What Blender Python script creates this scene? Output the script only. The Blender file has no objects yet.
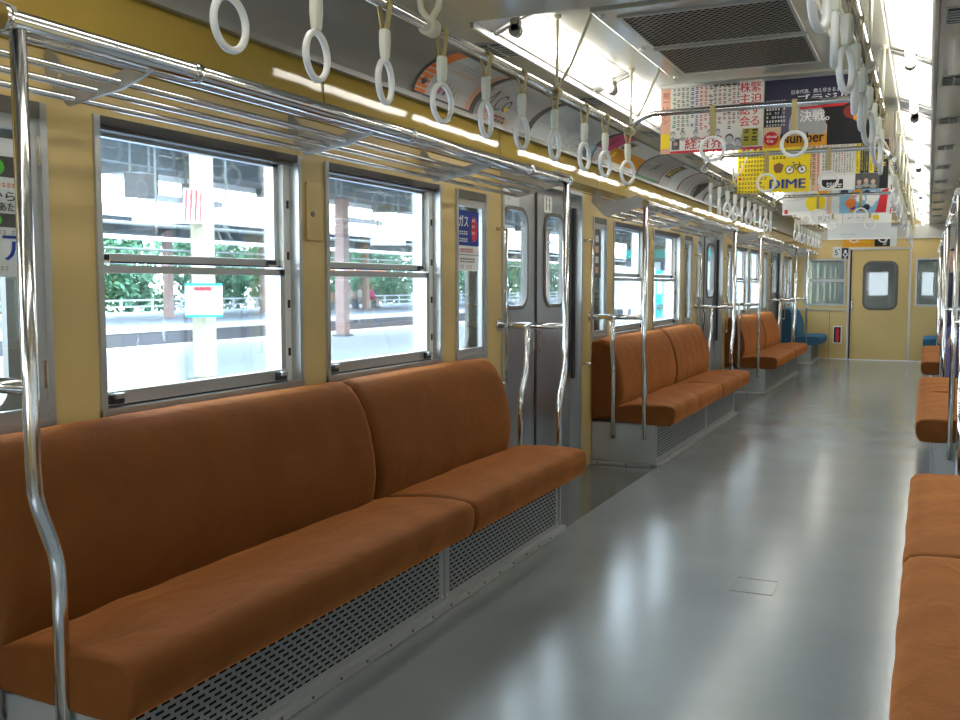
import bpy, bmesh, math, random
from mathutils import Vector, Matrix
random.seed(7)
R = math.radians
scene = bpy.context.scene
COL = scene.collection
CX0 = -0.08                       # middle of the car, across
def MX(x): return 2*CX0 - x       # the same place on the other side of the car

# ------------------------------------------------------------------ materials
def mat(name, color, rough=.5, metal=0., bump=0., bscale=40., var=0., vscale=8., spec=.5, sheen=0., stretch=None, emit=0., coat=0., detail=3.):
    m = bpy.data.materials.new(name); m.use_nodes = True
    nt = m.node_tree; b = nt.nodes['Principled BSDF']
    b.inputs['Base Color'].default_value = (*color, 1)
    b.inputs['Roughness'].default_value = rough
    b.inputs['Metallic'].default_value = metal
    b.inputs['Specular IOR Level'].default_value = spec
    if sheen:
        b.inputs['Sheen Weight'].default_value = sheen
        b.inputs['Sheen Roughness'].default_value = .4
        b.inputs['Sheen Tint'].default_value = (*[min(1, c*5.2+.045) for c in color], 1)
    if coat:
        b.inputs['Coat Weight'].default_value = coat
        b.inputs['Coat Roughness'].default_value = .1
    if emit:
        b.inputs['Emission Color'].default_value = (*color, 1)
        b.inputs['Emission Strength'].default_value = emit
    if bump or var:
        tc = nt.nodes.new('ShaderNodeTexCoord'); mp = nt.nodes.new('ShaderNodeMapping')
        nt.links.new(tc.outputs['Object'], mp.inputs['Vector'])
        if stretch: mp.inputs['Scale'].default_value = stretch
    if bump:
        n = nt.nodes.new('ShaderNodeTexNoise'); n.inputs['Scale'].default_value = bscale; n.inputs['Detail'].default_value = detail
        nt.links.new(mp.outputs['Vector'], n.inputs['Vector'])
        bp = nt.nodes.new('ShaderNodeBump'); bp.inputs['Strength'].default_value = bump; bp.inputs['Distance'].default_value = .01
        nt.links.new(n.outputs['Fac'], bp.inputs['Height']); nt.links.new(bp.outputs['Normal'], b.inputs['Normal'])
    if var:
        n2 = nt.nodes.new('ShaderNodeTexNoise'); n2.inputs['Scale'].default_value = vscale; n2.inputs['Detail'].default_value = 4
        nt.links.new(mp.outputs['Vector'], n2.inputs['Vector'])
        mx = nt.nodes.new('ShaderNodeMix'); mx.data_type = 'RGBA'
        mx.inputs['A'].default_value = (*[c*(1-var) for c in color], 1); mx.inputs['B'].default_value = (*[min(1, c*(1+var)) for c in color], 1)
        nt.links.new(n2.outputs['Fac'], mx.inputs['Factor']); nt.links.new(mx.outputs['Result'], b.inputs['Base Color'])
    return m

def soft_folds(m, strength=.35):
    """slow, stretched undulation of sat-on cloth, added under the fine pile"""
    nt = m.node_tree; b = nt.nodes['Principled BSDF']; bp = b.inputs['Normal'].links[0].from_node
    tc = nt.nodes.new('ShaderNodeTexCoord'); mp = nt.nodes.new('ShaderNodeMapping'); mp.inputs['Scale'].default_value = (3.4, 1.5, 2.6); mp.inputs['Rotation'].default_value = (0, 0, .5)
    n = nt.nodes.new('ShaderNodeTexNoise'); n.inputs['Scale'].default_value = 2.6; n.inputs['Detail'].default_value = 2.5; n.inputs['Distortion'].default_value = .6
    b2 = nt.nodes.new('ShaderNodeBump'); b2.inputs['Strength'].default_value = strength; b2.inputs['Distance'].default_value = .05
    nt.links.new(tc.outputs['Object'], mp.inputs['Vector']); nt.links.new(mp.outputs['Vector'], n.inputs['Vector']); nt.links.new(n.outputs['Fac'], b2.inputs['Height'])
    nt.links.new(b2.outputs['Normal'], bp.inputs['Normal'])

def math_node(nt, op, a, b=None, c=None):
    n = nt.nodes.new('ShaderNodeMath'); n.operation = op
    for i, v in enumerate((a, b, c)):
        if v is None: continue
        if isinstance(v, (int, float)): n.inputs[i].default_value = v
        else: nt.links.new(v, n.inputs[i])
    return n.outputs[0]

def glass_mat(name, tint=(.93,.97,.96), refl=.07, haze=.0):
    m = bpy.data.materials.new(name); m.use_nodes = True; nt = m.node_tree
    nt.nodes.remove(nt.nodes['Principled BSDF']); out = nt.nodes['Material Output']
    t = nt.nodes.new('ShaderNodeBsdfTransparent'); t.inputs['Color'].default_value = (*tint, 1)
    g = nt.nodes.new('ShaderNodeBsdfGlossy'); g.inputs['Roughness'].default_value = .02
    mx = nt.nodes.new('ShaderNodeMixShader')
    lw = nt.nodes.new('ShaderNodeLayerWeight'); lw.inputs['Blend'].default_value = .25
    f = math_node(nt, 'MULTIPLY_ADD', lw.outputs['Fresnel'], .6, refl*.3)
    nt.links.new(f, mx.inputs[0]); nt.links.new(t.outputs[0], mx.inputs[1]); nt.links.new(g.outputs[0], mx.inputs[2])
    last = mx.outputs[0]
    if haze:
        d = nt.nodes.new('ShaderNodeBsdfDiffuse'); d.inputs['Color'].default_value = (.8,.82,.8,1)
        m2 = nt.nodes.new('ShaderNodeMixShader'); m2.inputs[0].default_value = haze
        nt.links.new(last, m2.inputs[1]); nt.links.new(d.outputs[0], m2.inputs[2]); last = m2.outputs[0]
    nt.links.new(last, out.inputs['Surface'])
    return m

def slots_mat(name, base, pu, pv, fu, fv, diamond=False, metal=.7, rough=.42, axes=(1, 2), hole=(.008,.008,.008)):
    """sheet metal with rows of staggered holes; pu, pv pitch in metres, fu, fv share of the pitch that is open"""
    m = mat(name, base, rough, metal); nt = m.node_tree; b = nt.nodes['Principled BSDF']
    tc = nt.nodes.new('ShaderNodeTexCoord'); sp = nt.nodes.new('ShaderNodeSeparateXYZ')
    nt.links.new(tc.outputs['Object'], sp.inputs[0])
    u = math_node(nt, 'DIVIDE', sp.outputs[axes[0]], pu); v = math_node(nt, 'DIVIDE', sp.outputs[axes[1]], pv)
    row = math_node(nt, 'FLOOR', v)
    off = math_node(nt, 'MULTIPLY', math_node(nt, 'FLOORED_MODULO', row, 2.), .5)
    fuv = math_node(nt, 'ABSOLUTE', math_node(nt, 'SUBTRACT', math_node(nt, 'FRACT', math_node(nt, 'ADD', u, off)), .5))
    fvv = math_node(nt, 'ABSOLUTE', math_node(nt, 'SUBTRACT', math_node(nt, 'FRACT', v), .5))
    if diamond:
        s = math_node(nt, 'ADD', math_node(nt, 'DIVIDE', fuv, fu), math_node(nt, 'DIVIDE', fvv, fv))
        h = math_node(nt, 'LESS_THAN', s, 1.)
    else:
        h = math_node(nt, 'MULTIPLY', math_node(nt, 'LESS_THAN', fuv, fu/2), math_node(nt, 'LESS_THAN', fvv, fv/2))
    mx = nt.nodes.new('ShaderNodeMix'); mx.data_type = 'RGBA'
    mx.inputs['A'].default_value = (*base, 1); mx.inputs['B'].default_value = (*hole, 1)
    nt.links.new(h, mx.inputs['Factor']); nt.links.new(mx.outputs['Result'], b.inputs['Base Color'])
    nt.links.new(math_node(nt, 'MULTIPLY', math_node(nt, 'SUBTRACT', 1., h), metal), b.inputs['Metallic'])
    nt.links.new(math_node(nt, 'MULTIPLY_ADD', h, .5, rough), b.inputs['Roughness'])
    nt.links.new(math_node(nt, 'MULTIPLY', math_node(nt, 'SUBTRACT', 1., h), .5), b.inputs['Specular IOR Level'])
    return m

M = {}
M['cream'] = mat('cream_wall_paint', (.635,.468,.19), .38, bump=.04, bscale=6, var=.05, vscale=3, spec=.45)
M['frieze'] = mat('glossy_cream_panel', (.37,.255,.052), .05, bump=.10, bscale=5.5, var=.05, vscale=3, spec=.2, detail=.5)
M['seam'] = mat('dark_seam', (.05,.035,.02), .7)
M['brown'] = mat('brown_orange_moquette', (.130,.0405,.0055), .8, bump=.14, bscale=170, var=.3, vscale=5, sheen=1., spec=.2)
M['blue'] = mat('blue_moquette', (.018,.085,.16), .85, bump=.15, bscale=170, var=.2, vscale=5, sheen=.35)
soft_folds(M['brown'], .16)
M['steel'] = mat('brushed_steel_door', (.46,.49,.53), .30, .95, bump=.05, bscale=30, stretch=(1,1,.08), var=.1, vscale=6)
M['alu'] = mat('aluminium_frame', (.50,.51,.50), .34, .85, bump=.02, bscale=30)
M['chrome'] = mat('polished_pipe', (.74,.74,.74), .13, 1.)
M['rackmetal'] = mat('painted_grey_bracket', (.42,.42,.40), .4, .4)
M['base'] = mat('grey_seat_base', (.38,.395,.39), .42, .35, bump=.05, bscale=30, var=.08)
M['kick'] = mat('bright_kick_strip', (.62,.63,.63), .3, .85)
M['slots'] = slots_mat('slotted_heater_panel', (.29,.305,.31), .041, .0165, .66, .42, metal=.45)
M['holes'] = slots_mat('perforated_heater_panel', (.32,.335,.34), .031, .0195, .56, .5, metal=.45)
M['ceil'] = mat('glossy_off_white_ceiling', (.42,.41,.33), .16, bump=.12, bscale=4.5, spec=.55, detail=1.5)
M['cove'] = mat('grey_cove_panel', (.27,.27,.245), .2, bump=.05, bscale=4, spec=.5, detail=1)
M['trimgrey'] = mat('grey_trim', (.40,.40,.36), .35, .3)
M['white'] = mat('white_enamel', (.86,.86,.80), .35)
M['reflector'] = mat('white_lamp_reflector', (.9,.9,.86), .4)
M['rod'] = mat('cream_painted_rod', (.62,.60,.46), .35)
M['ring'] = mat('white_plastic_ring', (.80,.81,.79), .28, spec=.5, coat=.2)
M['sheath'] = mat('pale_green_white_sheath', (.66,.68,.58), .4)
M['belt'] = mat('beige_strap_webbing', (.46,.38,.17), .7, bump=.2, bscale=300)
M['dark'] = mat('dark_rubber', (.02,.02,.02), .5)
M['rail_dark'] = mat('dark_brown_rail', (.045,.038,.03), .4)
M['gasket'] = mat('grey_gasket', (.13,.12,.10), .45)
M['glass'] = glass_mat('window_glass')
M['glass_dull'] = glass_mat('dull_end_glass', (.62,.68,.66), .12, .12)
M['grille'] = slots_mat('ceiling_return_grille', (.27,.26,.21), .030, .0175, .47, .56, diamond=True, metal=.5, axes=(0, 1))
M['vent'] = mat('vent_slat', (.35,.37,.33), .45)
M['ventdark'] = mat('vent_dark', (.02,.02,.018), .6)
M['tube'] = mat('lit_fluorescent_tube', (1.,.965,.88), .4, emit=1.)
M['tube'].node_tree.nodes['Principled BSDF'].inputs['Emission Strength'].default_value = 16
M['skin'] = mat('skin', (.55,.33,.23), .55)
M['hair'] = mat('black_hair', (.012,.01,.009), .5)
M['navy'] = mat('navy_cloth', (.012,.016,.04), .8)
M['denim'] = mat('purple_blue_cloth', (.10,.09,.22), .8)
M['shirt'] = mat('white_cloth', (.75,.75,.76), .8)
M['beigecloth'] = mat('pale_cloth', (.6,.52,.45), .8)
M['concrete'] = mat('platform_concrete', (.27,.31,.37), .8, bump=.1, bscale=3, var=.12, vscale=.6)
M['edge'] = mat('platform_edge_stone', (.65,.64,.6), .8, var=.08)
M['pwall'] = mat('platform_side_wall', (.10,.10,.11), .9, var=.3, vscale=2)
M['ballast'] = mat('track_ballast', (.13,.115,.10), .95, bump=.5, bscale=14, var=.3, vscale=10)
M['rails'] = mat('running_rail', (.35,.3,.27), .4, .8)
M['canopy'] = mat('canopy_underside', (.14,.16,.18), .8, var=.15, vscale=2)
M['beam'] = mat('canopy_steel', (.17,.19,.19), .6)
M['colw'] = mat('cream_column', (.50,.45,.31), .6)
M['colp'] = mat('dull_pink_column', (.40,.27,.24), .6)
M['fasc'] = mat('white_fascia', (.85,.86,.86), .5)
M['leaf'] = mat('leaf_green', (.07,.19,.10), .7, var=.5, vscale=1.2)
M['bark'] = mat('bark', (.10,.07,.05), .9)
M['fence'] = mat('pale_fence', (.6,.63,.66), .5)
def flat(name, c, r=.55): 
    if name not in M: M[name] = mat(name, c, r, spec=.3)
    return M[name]
flat('paper', (.80,.79,.74)); flat('p_red', (.62,.03,.04)); flat('p_black', (.02,.02,.022)); flat('p_yellow', (.86,.66,.02)); flat('p_blue', (.02,.05,.30))
flat('p_orange', (.80,.22,.05)); flat('p_pink', (.75,.06,.28)); flat('p_grey', (.38,.38,.38)); flat('p_lgrey', (.58,.58,.58)); flat('p_green', (.06,.30,.12))
flat('p_navy', (.035,.035,.07)); flat('p_amber', (.75,.33,.02)); flat('p_sky', (.25,.5,.7)); flat('p_skin', (.62,.42,.32)); flat('p_dred', (.25,.04,.03))
flat('p_pale', (.66,.70,.70)); flat('p_tan', (.66,.46,.30)); flat('p_teal', (.0,.45,.42)); flat('p_lime', (.10,.55,.05)); flat('p_peach', (.75,.42,.30)); flat('p_brown', (.24,.12,.05))
flat('p_white', (.86,.86,.85)); flat('p_dgrey', (.10,.10,.10)); flat('p_olive', (.36,.32,.04)); flat('p_haze', (.12,.11,.16))
M['floor'] = None

def floor_mat():
    m = mat('grey_vinyl_floor', (.3,.3,.3), .2, spec=1.); nt = m.node_tree; b = nt.nodes['Principled BSDF']
    tc = nt.nodes.new('ShaderNodeTexCoord'); sp = nt.nodes.new('ShaderNodeSeparateXYZ'); nt.links.new(tc.outputs['Object'], sp.inputs[0])
    n = nt.nodes.new('ShaderNodeTexNoise'); n.inputs['Scale'].default_value = 2.2; n.inputs['Detail'].default_value = 2; nt.links.new(tc.outputs['Object'], n.inputs['Vector'])
    n2 = nt.nodes.new('ShaderNodeTexNoise'); n2.inputs['Scale'].default_value = 60; n2.inputs['Detail'].default_value = 3; nt.links.new(tc.outputs['Object'], n2.inputs['Vector'])
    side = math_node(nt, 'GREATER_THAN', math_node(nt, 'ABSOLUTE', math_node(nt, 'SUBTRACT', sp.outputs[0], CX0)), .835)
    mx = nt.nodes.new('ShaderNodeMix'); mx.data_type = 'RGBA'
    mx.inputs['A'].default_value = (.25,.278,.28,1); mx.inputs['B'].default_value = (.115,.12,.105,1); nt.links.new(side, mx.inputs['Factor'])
    mx2 = nt.nodes.new('ShaderNodeMix'); mx2.data_type = 'RGBA'; mx2.blend_type = 'MULTIPLY'; mx2.inputs['Factor'].default_value = 1
    cr = nt.nodes.new('ShaderNodeValToRGB'); cr.color_ramp.elements[0].color = (.82,.82,.82,1); cr.color_ramp.elements[1].color = (1.1,1.1,1.1,1)
    nt.links.new(n.outputs['Fac'], cr.inputs['Fac']); nt.links.new(mx.outputs['Result'], mx2.inputs['A']); nt.links.new(cr.outputs['Color'], mx2.inputs['B'])
    nt.links.new(mx2.outputs['Result'], b.inputs['Base Color'])
    nt.links.new(math_node(nt, 'MULTIPLY_ADD', n.outputs['Fac'], .06, .165), b.inputs['Roughness'])
    bp = nt.nodes.new('ShaderNodeBump'); bp.inputs['Strength'].default_value = .05; bp.inputs['Distance'].default_value = .01
    nt.links.new(n2.outputs['Fac'], bp.inputs['Height']); nt.links.new(bp.outputs['Normal'], b.inputs['Normal'])
    return m
M['floor'] = floor_mat()

# ------------------------------------------------------------------ mesh helpers
class MB:
    """collects shapes, then links them as one mesh object"""
    def __init__(s): s.bm = bmesh.new(); s.mats = []
    def mi(s, m):
        if m not in s.mats: s.mats.append(m)
        return s.mats.index(m)
    def _faces(s, faces, m, smooth=False):
        i = s.mi(m)
        for f in faces: f.material_index = i; f.smooth = smooth
    def box(s, x0, x1, y0, y1, z0, z1, m, bev=0., M4=None):
        r = bmesh.ops.create_cube(s.bm, size=1)
        vs = r['verts']
        for v in vs:
            v.co = Vector(((x0+x1)/2 + v.co.x*(x1-x0), (y0+y1)/2 + v.co.y*(y1-y0), (z0+z1)/2 + v.co.z*(z1-z0)))
            if M4: v.co = M4 @ v.co
        fs = list({f for v in vs for f in v.link_faces})
        if bev:
            es = list({e for f in fs for e in f.edges})
            o = bmesh.ops.bevel(s.bm, geom=es, offset=bev, segments=2, affect='EDGES', profile=.6)
            fs = list({f for v in o['verts'] for f in v.link_faces} | {f for f in fs if f.is_valid})
        s._faces(fs, m); return s
    def quad(s, pts, m, smooth=False):
        f = s.bm.faces.new([s.bm.verts.new(p) for p in pts]); s._faces([f], m, smooth); return s
    def ring_loft(s, rings, m, smooth=True, cap=True, closed=True):
        vr = [[s.bm.verts.new(p) for p in r] for r in rings]; fs = []
        n = len(vr[0])
        for a, b in zip(vr, vr[1:]):
            for i in range(n if closed else n-1):
                j = (i+1) % n; fs.append(s.bm.faces.new((a[i], a[j], b[j], b[i])))
        s._faces(fs, m, smooth)
        if cap:
            s._faces([s.bm.faces.new(vr[0][::-1]), s.bm.faces.new(vr[-1])], m, False)
        return s
    def tube(s, pts, r, m, n=12, cap=True, smooth=True):
        pts = [Vector(p) for p in pts]; rings = []
        rs = r if isinstance(r, (list, tuple)) else [r]*len(pts)
        t0 = (pts[1]-pts[0]).normalized()
        up = Vector((0,0,1)) if abs(t0.z) < .9 else Vector((1,0,0))
        u = t0.cross(up).normalized()
        for i, p in enumerate(pts):
            if i == 0: t = pts[1]-pts[0]
            elif i == len(pts)-1: t = pts[-1]-pts[-2]
            else: t = (pts[i+1]-p).normalized() + (p-pts[i-1]).normalized()
            t.normalize(); u = (u - t*u.dot(t)).normalized(); w = t.cross(u)
            rings.append([p + (u*math.cos(2*math.pi*k/n) + w*math.sin(2*math.pi*k/n))*rs[i] for k in range(n)])
        return s.ring_loft(rings, m, smooth, cap)
    def torus(s, c, Rr, r, m, M4=None, n=28, k=10, rz=None):
        """ring standing in the local YZ plane"""
        rings = []
        for i in range(n):
            a = 2*math.pi*i/n; ring = []
            for j in range(k):
                b = 2*math.pi*j/k; q = Rr + r*math.cos(b)
                p = Vector(((rz or r)*math.sin(b), q*math.sin(a), q*math.cos(a)))
                if M4: p = M4 @ p
                ring.append(p + Vector(c))
            rings.append(ring)
        vr = [[s.bm.verts.new(p) for p in q] for q in rings]; fs = []
        for i in range(n):
            for j in range(k):
                fs.append(s.bm.faces.new((vr[i][j], vr[i][(j+1) % k], vr[(i+1) % n][(j+1) % k], vr[(i+1) % n][j])))
        s._faces(fs, m, True); return s
    def rrect_ring(s, yc, zc, w, h, rad, wid, x0, x1, m, n=6):
        """a rounded rectangular frame in the YZ plane, from x0 to x1 deep"""
        def loop(off):
            L = []
            ww, hh, rr = w/2+off, h/2+off, max(.004, rad+off)
            for cy, cz, a0 in ((ww-rr, hh-rr, 0), (-ww+rr, hh-rr, 90), (-ww+rr, -hh+rr, 180), (ww-rr, -hh+rr, 270)):
                for k in range(n+1):
                    a = R(a0+90*k/n); L.append((yc+cy+rr*math.cos(a), zc+cz+rr*math.sin(a)))
            return L
        i, o = loop(0), loop(wid)
        rings = [[(x0, y, z) for y, z in o], [(x1, y, z) for y, z in o], [(x1, y, z) for y, z in i], [(x0, y, z) for y, z in i]]
        vr = [[s.bm.verts.new(p) for p in q] for q in rings]; fs = []; N = len(i)
        for a in range(4):
            b = (a+1) % 4
            for k in range(N):
                fs.append(s.bm.faces.new((vr[a][k], vr[a][(k+1) % N], vr[b][(k+1) % N], vr[b][k])))
        s._faces(fs, m); return s
    def rrect_plate(s, yc, zc, w, h, rad, y0, y1, z0, z1, x0, x1, m, n=6):
        """a slab y0..y1, z0..z1, x0..x1 with one rounded hole"""
        L = []; outer = []
        for qy, qz, a0 in ((1,1,0), (-1,1,90), (-1,-1,180), (1,-1,270)):
            for k in range(n+1):
                a = R(a0+90*k/n)
                py = yc + qy*(w/2-rad) + rad*math.cos(a); pz = zc + qz*(h/2-rad) + rad*math.sin(a)
                L.append((py, pz))
                oy = y1 if qy > 0 else y0; oz = z1 if qz > 0 else z0
                t = k/n
                if a0 in (0, 180):
                    o = (oy, pz + (oz-pz)*min(1, 2*t)) if t < .5 else (py + (oy-py)*min(1, 2*(1-t)), oz)
                else:
                    o = (py + (oy-py)*min(1, 2*t), oz) if t < .5 else (oy, pz + (oz-pz)*min(1, 2*(1-t)))
                outer.append(o)
        N = len(L)
        rings = [[(x0, *p) for p in outer], [(x1, *p) for p in outer], [(x1, *p) for p in L], [(x0, *p) for p in L]]
        vr = [[s.bm.verts.new(p) for p in q] for q in rings]; fs = []
        for a in range(4):
            b = (a+1) % 4
            for k in range(N):
                fs.append(s.bm.faces.new((vr[a][k], vr[a][(k+1) % N], vr[b][(k+1) % N], vr[b][k])))
        s._faces(fs, m); return s
    def transform(s, M4): bmesh.ops.transform(s.bm, matrix=M4, verts=s.bm.verts[:]); return s
    def build(s, name, parent=None, fix=True):
        if fix: bmesh.ops.recalc_face_normals(s.bm, faces=s.bm.faces[:])
        me = bpy.data.meshes.new(name); s.bm.to_mesh(me); s.bm.free()
        for m in s.mats: me.materials.append(m)
        o = bpy.data.objects.new(name, me); COL.objects.link(o)
        if parent: 
            o.parent = parent
            o.location = -parent.location if parent.get('_abs') else (0,0,0)
        return o

def tag(o, label, cat, group=None):
    o['label'] = label; o['category'] = cat
    if group: o['group'] = group
    return o
def thing(name, loc, label, cat, group=None, rz=0):
    o = bpy.data.objects.new(name, None); COL.objects.link(o)
    o.location = loc; o.rotation_euler.z = rz; o.empty_display_size = .1
    return tag(o, label, cat, group)
def struct_empty(name, loc=(0,0,0)):
    o = bpy.data.objects.new(name, None); COL.objects.link(o); o.location = loc; o['kind'] = 'structure'; return o
def struct(o): o['kind'] = 'structure'; return o
def copy_tree(o, parent=None):
    c = o.copy(); COL.objects.link(c)
    if parent: c.parent = parent
    for ch in list(o.children): copy_tree(ch, c)
    return c
ORD = ['first','second','third','fourth','fifth','sixth','seventh','eighth','ninth','tenth','eleventh','twelfth','thirteenth','fourteenth','fifteenth','sixteenth']

# ------------------------------------------------------------------ layout
XL = -1.355; XR = MX(XL); XLo = -1.475; Y0, Y1 = -1.45, 16.87
DOORS = [.67, 5.41, 10.15, 14.89]; DH = .62; DTOP = 1.79
WZ0, WZ1 = .835, 1.655
WINS = []; SMALL = []
for d in DOORS[:3]:
    WINS += [(d+1.345, d+2.29), (d+2.445, d+3.39)]
    SMALL += [(d+.88, d+1.19), (d+3.545, d+3.90)]
WINS += [(DOORS[3]+1.28, DOORS[3]+1.83)]
SMALL += [(DOORS[3]+.86, DOORS[3]+1.16), (DOORS[0]-1.2, DOORS[0]-.84)]

def side(x, left): return x if left else MX(x)
# ------------------------------------------------------------------ floor, walls, ceiling
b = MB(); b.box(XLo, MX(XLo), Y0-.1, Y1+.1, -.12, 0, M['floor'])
def hatch(x0, x1, y0, y1, w=.006):
    for (a0, a1, c0, c1) in ((x0, x1, y0, y0+w), (x0, x1, y1-w, y1), (x0, x0+w, y0, y1), (x1-w, x1, y0, y1)):
        b.box(a0, a1, c0, c1, -.001, .0012, M['gasket'])
hatch(0, .17, 3.885, 4.08, .004); hatch(-.75, -.33, 12.9, 13.9); hatch(-.1, .45, 13.9, 14.9)
struct(b.build('floor'))

def wall(left):
    b = MB(); xi, xo = side(XL, left), side(XLo, left); x0, x1 = min(xi, xo), max(xi, xo)
    ops = [(w[0], w[1], WZ0, WZ1) for w in WINS+SMALL] + [(d-DH-.03, d+DH+.03, 0, DTOP) for d in DOORS]
    ops.sort(); y = Y0
    smalls = [w[0] for w in SMALL[:7]]; prev_small = False
    xi2 = side(XL-.026, left); t0, t1 = min(xi, xi2), max(xi, xi2)
    for (a, c, z0, z1) in ops:
        sm = a in smalls; p0, p1 = (t0, t1) if (sm or prev_small) else (x0, x1)
        b.box(p0, p1, y, a, 0, DTOP, M['cream'])
        p0, p1 = (t0, t1) if sm else (x0, x1)
        if z0 > 0: b.box(p0, p1, a, c, 0, z0, M['cream'])
        if z1 < DTOP: b.box(p0, p1, a, c, z1, DTOP, M['cream'])
        y = c; prev_small = sm
    b.box(x0, x1, y, Y1, 0, DTOP, M['cream'])
    xt = side(-1.30, left)
    b.quad([(xo, Y0, DTOP), (xo, Y1, DTOP), (xo, Y1, 2.3), (xo, Y0, 2.3)], M['cream'])
    b.quad([(xi, Y0, DTOP), (xi, Y1, DTOP), (xo, Y1, DTOP), (xo, Y0, DTOP)], M['cream'])
    struct(b.build('wall_left' if left else 'wall_right'))
    b = MB()
    xk = side(-1.297, left); xt = side(-1.303, left); o_ = -.02 if left else .02
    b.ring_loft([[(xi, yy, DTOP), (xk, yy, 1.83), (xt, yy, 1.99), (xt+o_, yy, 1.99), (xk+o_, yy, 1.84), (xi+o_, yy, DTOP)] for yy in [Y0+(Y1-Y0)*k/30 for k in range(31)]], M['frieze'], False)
    for d in DOORS:
        for o in (-.80, .79, 2.36):
            yy = d+o
            if Y0 < yy < Y1:
                n = .003 if left else -.003
                b.quad([(xk+n, yy-.004, 1.83), (xk+n, yy+.004, 1.83), (xt+n, yy+.004, 1.985), (xt+n, yy-.004, 1.985)], M['seam'])
    return struct(b.build('trim_10' if left else 'trim_11'))
wall(True); wall(False)

# ceiling profile from the left cove to the middle, mirrored
prof = []
for k in range(9):
    a = R(90*k/8); prof.append((-1.30 + .24*(1-math.cos(a)), 1.985 + .165*math.sin(a), 'cove'))
prof += [(-.85, 2.14, 'ceil'), (-.835, 2.150, 'trimgrey'), (-.665, 2.222, 'reflector'), (-.655, 2.212, 'trimgrey'), (-.48, 2.222, 'ceil'), (CX0, 2.228, 'ceil')]
full = prof + [(MX(x), z, m) for x, z, m in prof[:-1][::-1]]
mats_r = [p[2] for p in prof][1:]; mats_full = mats_r + mats_r[::-1]
b = MB(); ys = [Y0 + (Y1-Y0)*i/24 for i in range(25)]
for i in range(len(full)-1):
    m = M[mats_full[i]]
    for a, c in zip(ys, ys[1:]):
        b.quad([(full[i][0], a, full[i][1]), (full[i][0], c, full[i][1]), (full[i+1][0], c, full[i+1][1]), (full[i+1][0], a, full[i+1][1])], m, mats_full[i] == 'cove')
b.box(XLo, MX(XLo), Y0-.1, Y1+.1, 2.3, 2.36, M['trimgrey'])
bmesh.ops.remove_doubles(b.bm, verts=b.bm.verts[:], dist=1e-5)
struct(b.build('ceiling', fix=False))
for left, nm in ((True, 'trim_1'), (False, 'trim_2')):      # lip under the cove
    x = side(-1.296, left); b = MB(); b.box(min(x, side(-1.27, left)), max(x, side(-1.27, left)), Y0, Y1, 1.972, 1.992, M['cove']); struct(b.build(nm))
for left, nm in ((True, 'trim_3'), (False, 'trim_4')):      # bright edge of the lamp channel
    b = MB(); xx = sorted((side(-.846, left), side(-.834, left))); b.box(xx[0], xx[1], 3.3, Y1, 2.122, 2.155, M['alu']); b.box(xx[0], xx[1], Y0, 2.35, 2.122, 2.155, M['alu'])
    struct(b.build(nm))
for left, nm in ((True, 'trim_5'), (False, 'trim_6')):      # moulding over the windows
    b = MB(); xx = sorted((side(XL, left), side(XL+.012, left)))
    b.box(xx[0], xx[1], Y0, Y1, 1.795, 1.812, M['cream']); struct(b.build(nm))

# end walls
def end_wall(y, name, s):
    b = MB(); ya, yb = (y, y+.08) if s > 0 else (y-.08, y)
    dx0, dx1, dt = -.47, .41, 1.77
    wl = (-1.169, -.528, .869, 1.625); wr = (.50, 1.08, .869, 1.625)
    b.box(XLo, wl[0], ya, yb, 0, 2.3, M['cream'])
    for w in (wl, wr):
        b.box(w[0], w[1], ya, yb, 0, w[2], M['cream']); b.box(w[0], w[1], ya, yb, w[3], 2.3, M['cream'])
    b.box(wl[1], dx0, ya, yb, 0, 2.3, M['cream']); b.box(dx0, dx1, ya, yb, dt, 2.3, M['cream']); b.box(dx1, wr[0], ya, yb, 0, 2.3, M['cream'])
    b.box(wr[1], MX(XLo), ya, yb, 0, 2.3, M['cream'])
    f = y-.004 if s > 0 else y
    b.box(-1.25, MX(-1.25), f-.02 if s>0 else f, f+.004 if s>0 else f+.02, 1.95, 2.16, M['trimgrey'])
    b.box(-1.3, MX(-1.3), f-.03 if s>0 else f, f+.004 if s>0 else f+.03, 1.935, 1.955, M['alu'])
    b.box(-.762, -.757, f-.001, f+.006, 0, .79, M['seam'])
    struct(b.build(name)); return wl, wr, dx0, dx1, dt
wl, wr, dx0, dx1, dt = end_wall(Y1, 'wall_far', 1)
end_wall(Y0, 'wall_back', -1)
b = MB(); b.box(XL, dx0-.02, Y1-.02, Y1, 0, .012, M['kick']); b.box(dx1+.02, XR, Y1-.02, Y1, 0, .012, M['kick']); struct(b.build('baseboard_far'))
b = MB(); b.box(XL, dx0-.03, Y1-.014, Y1, .79, .812, M['alu']); struct(b.build('trim_7'))

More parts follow.
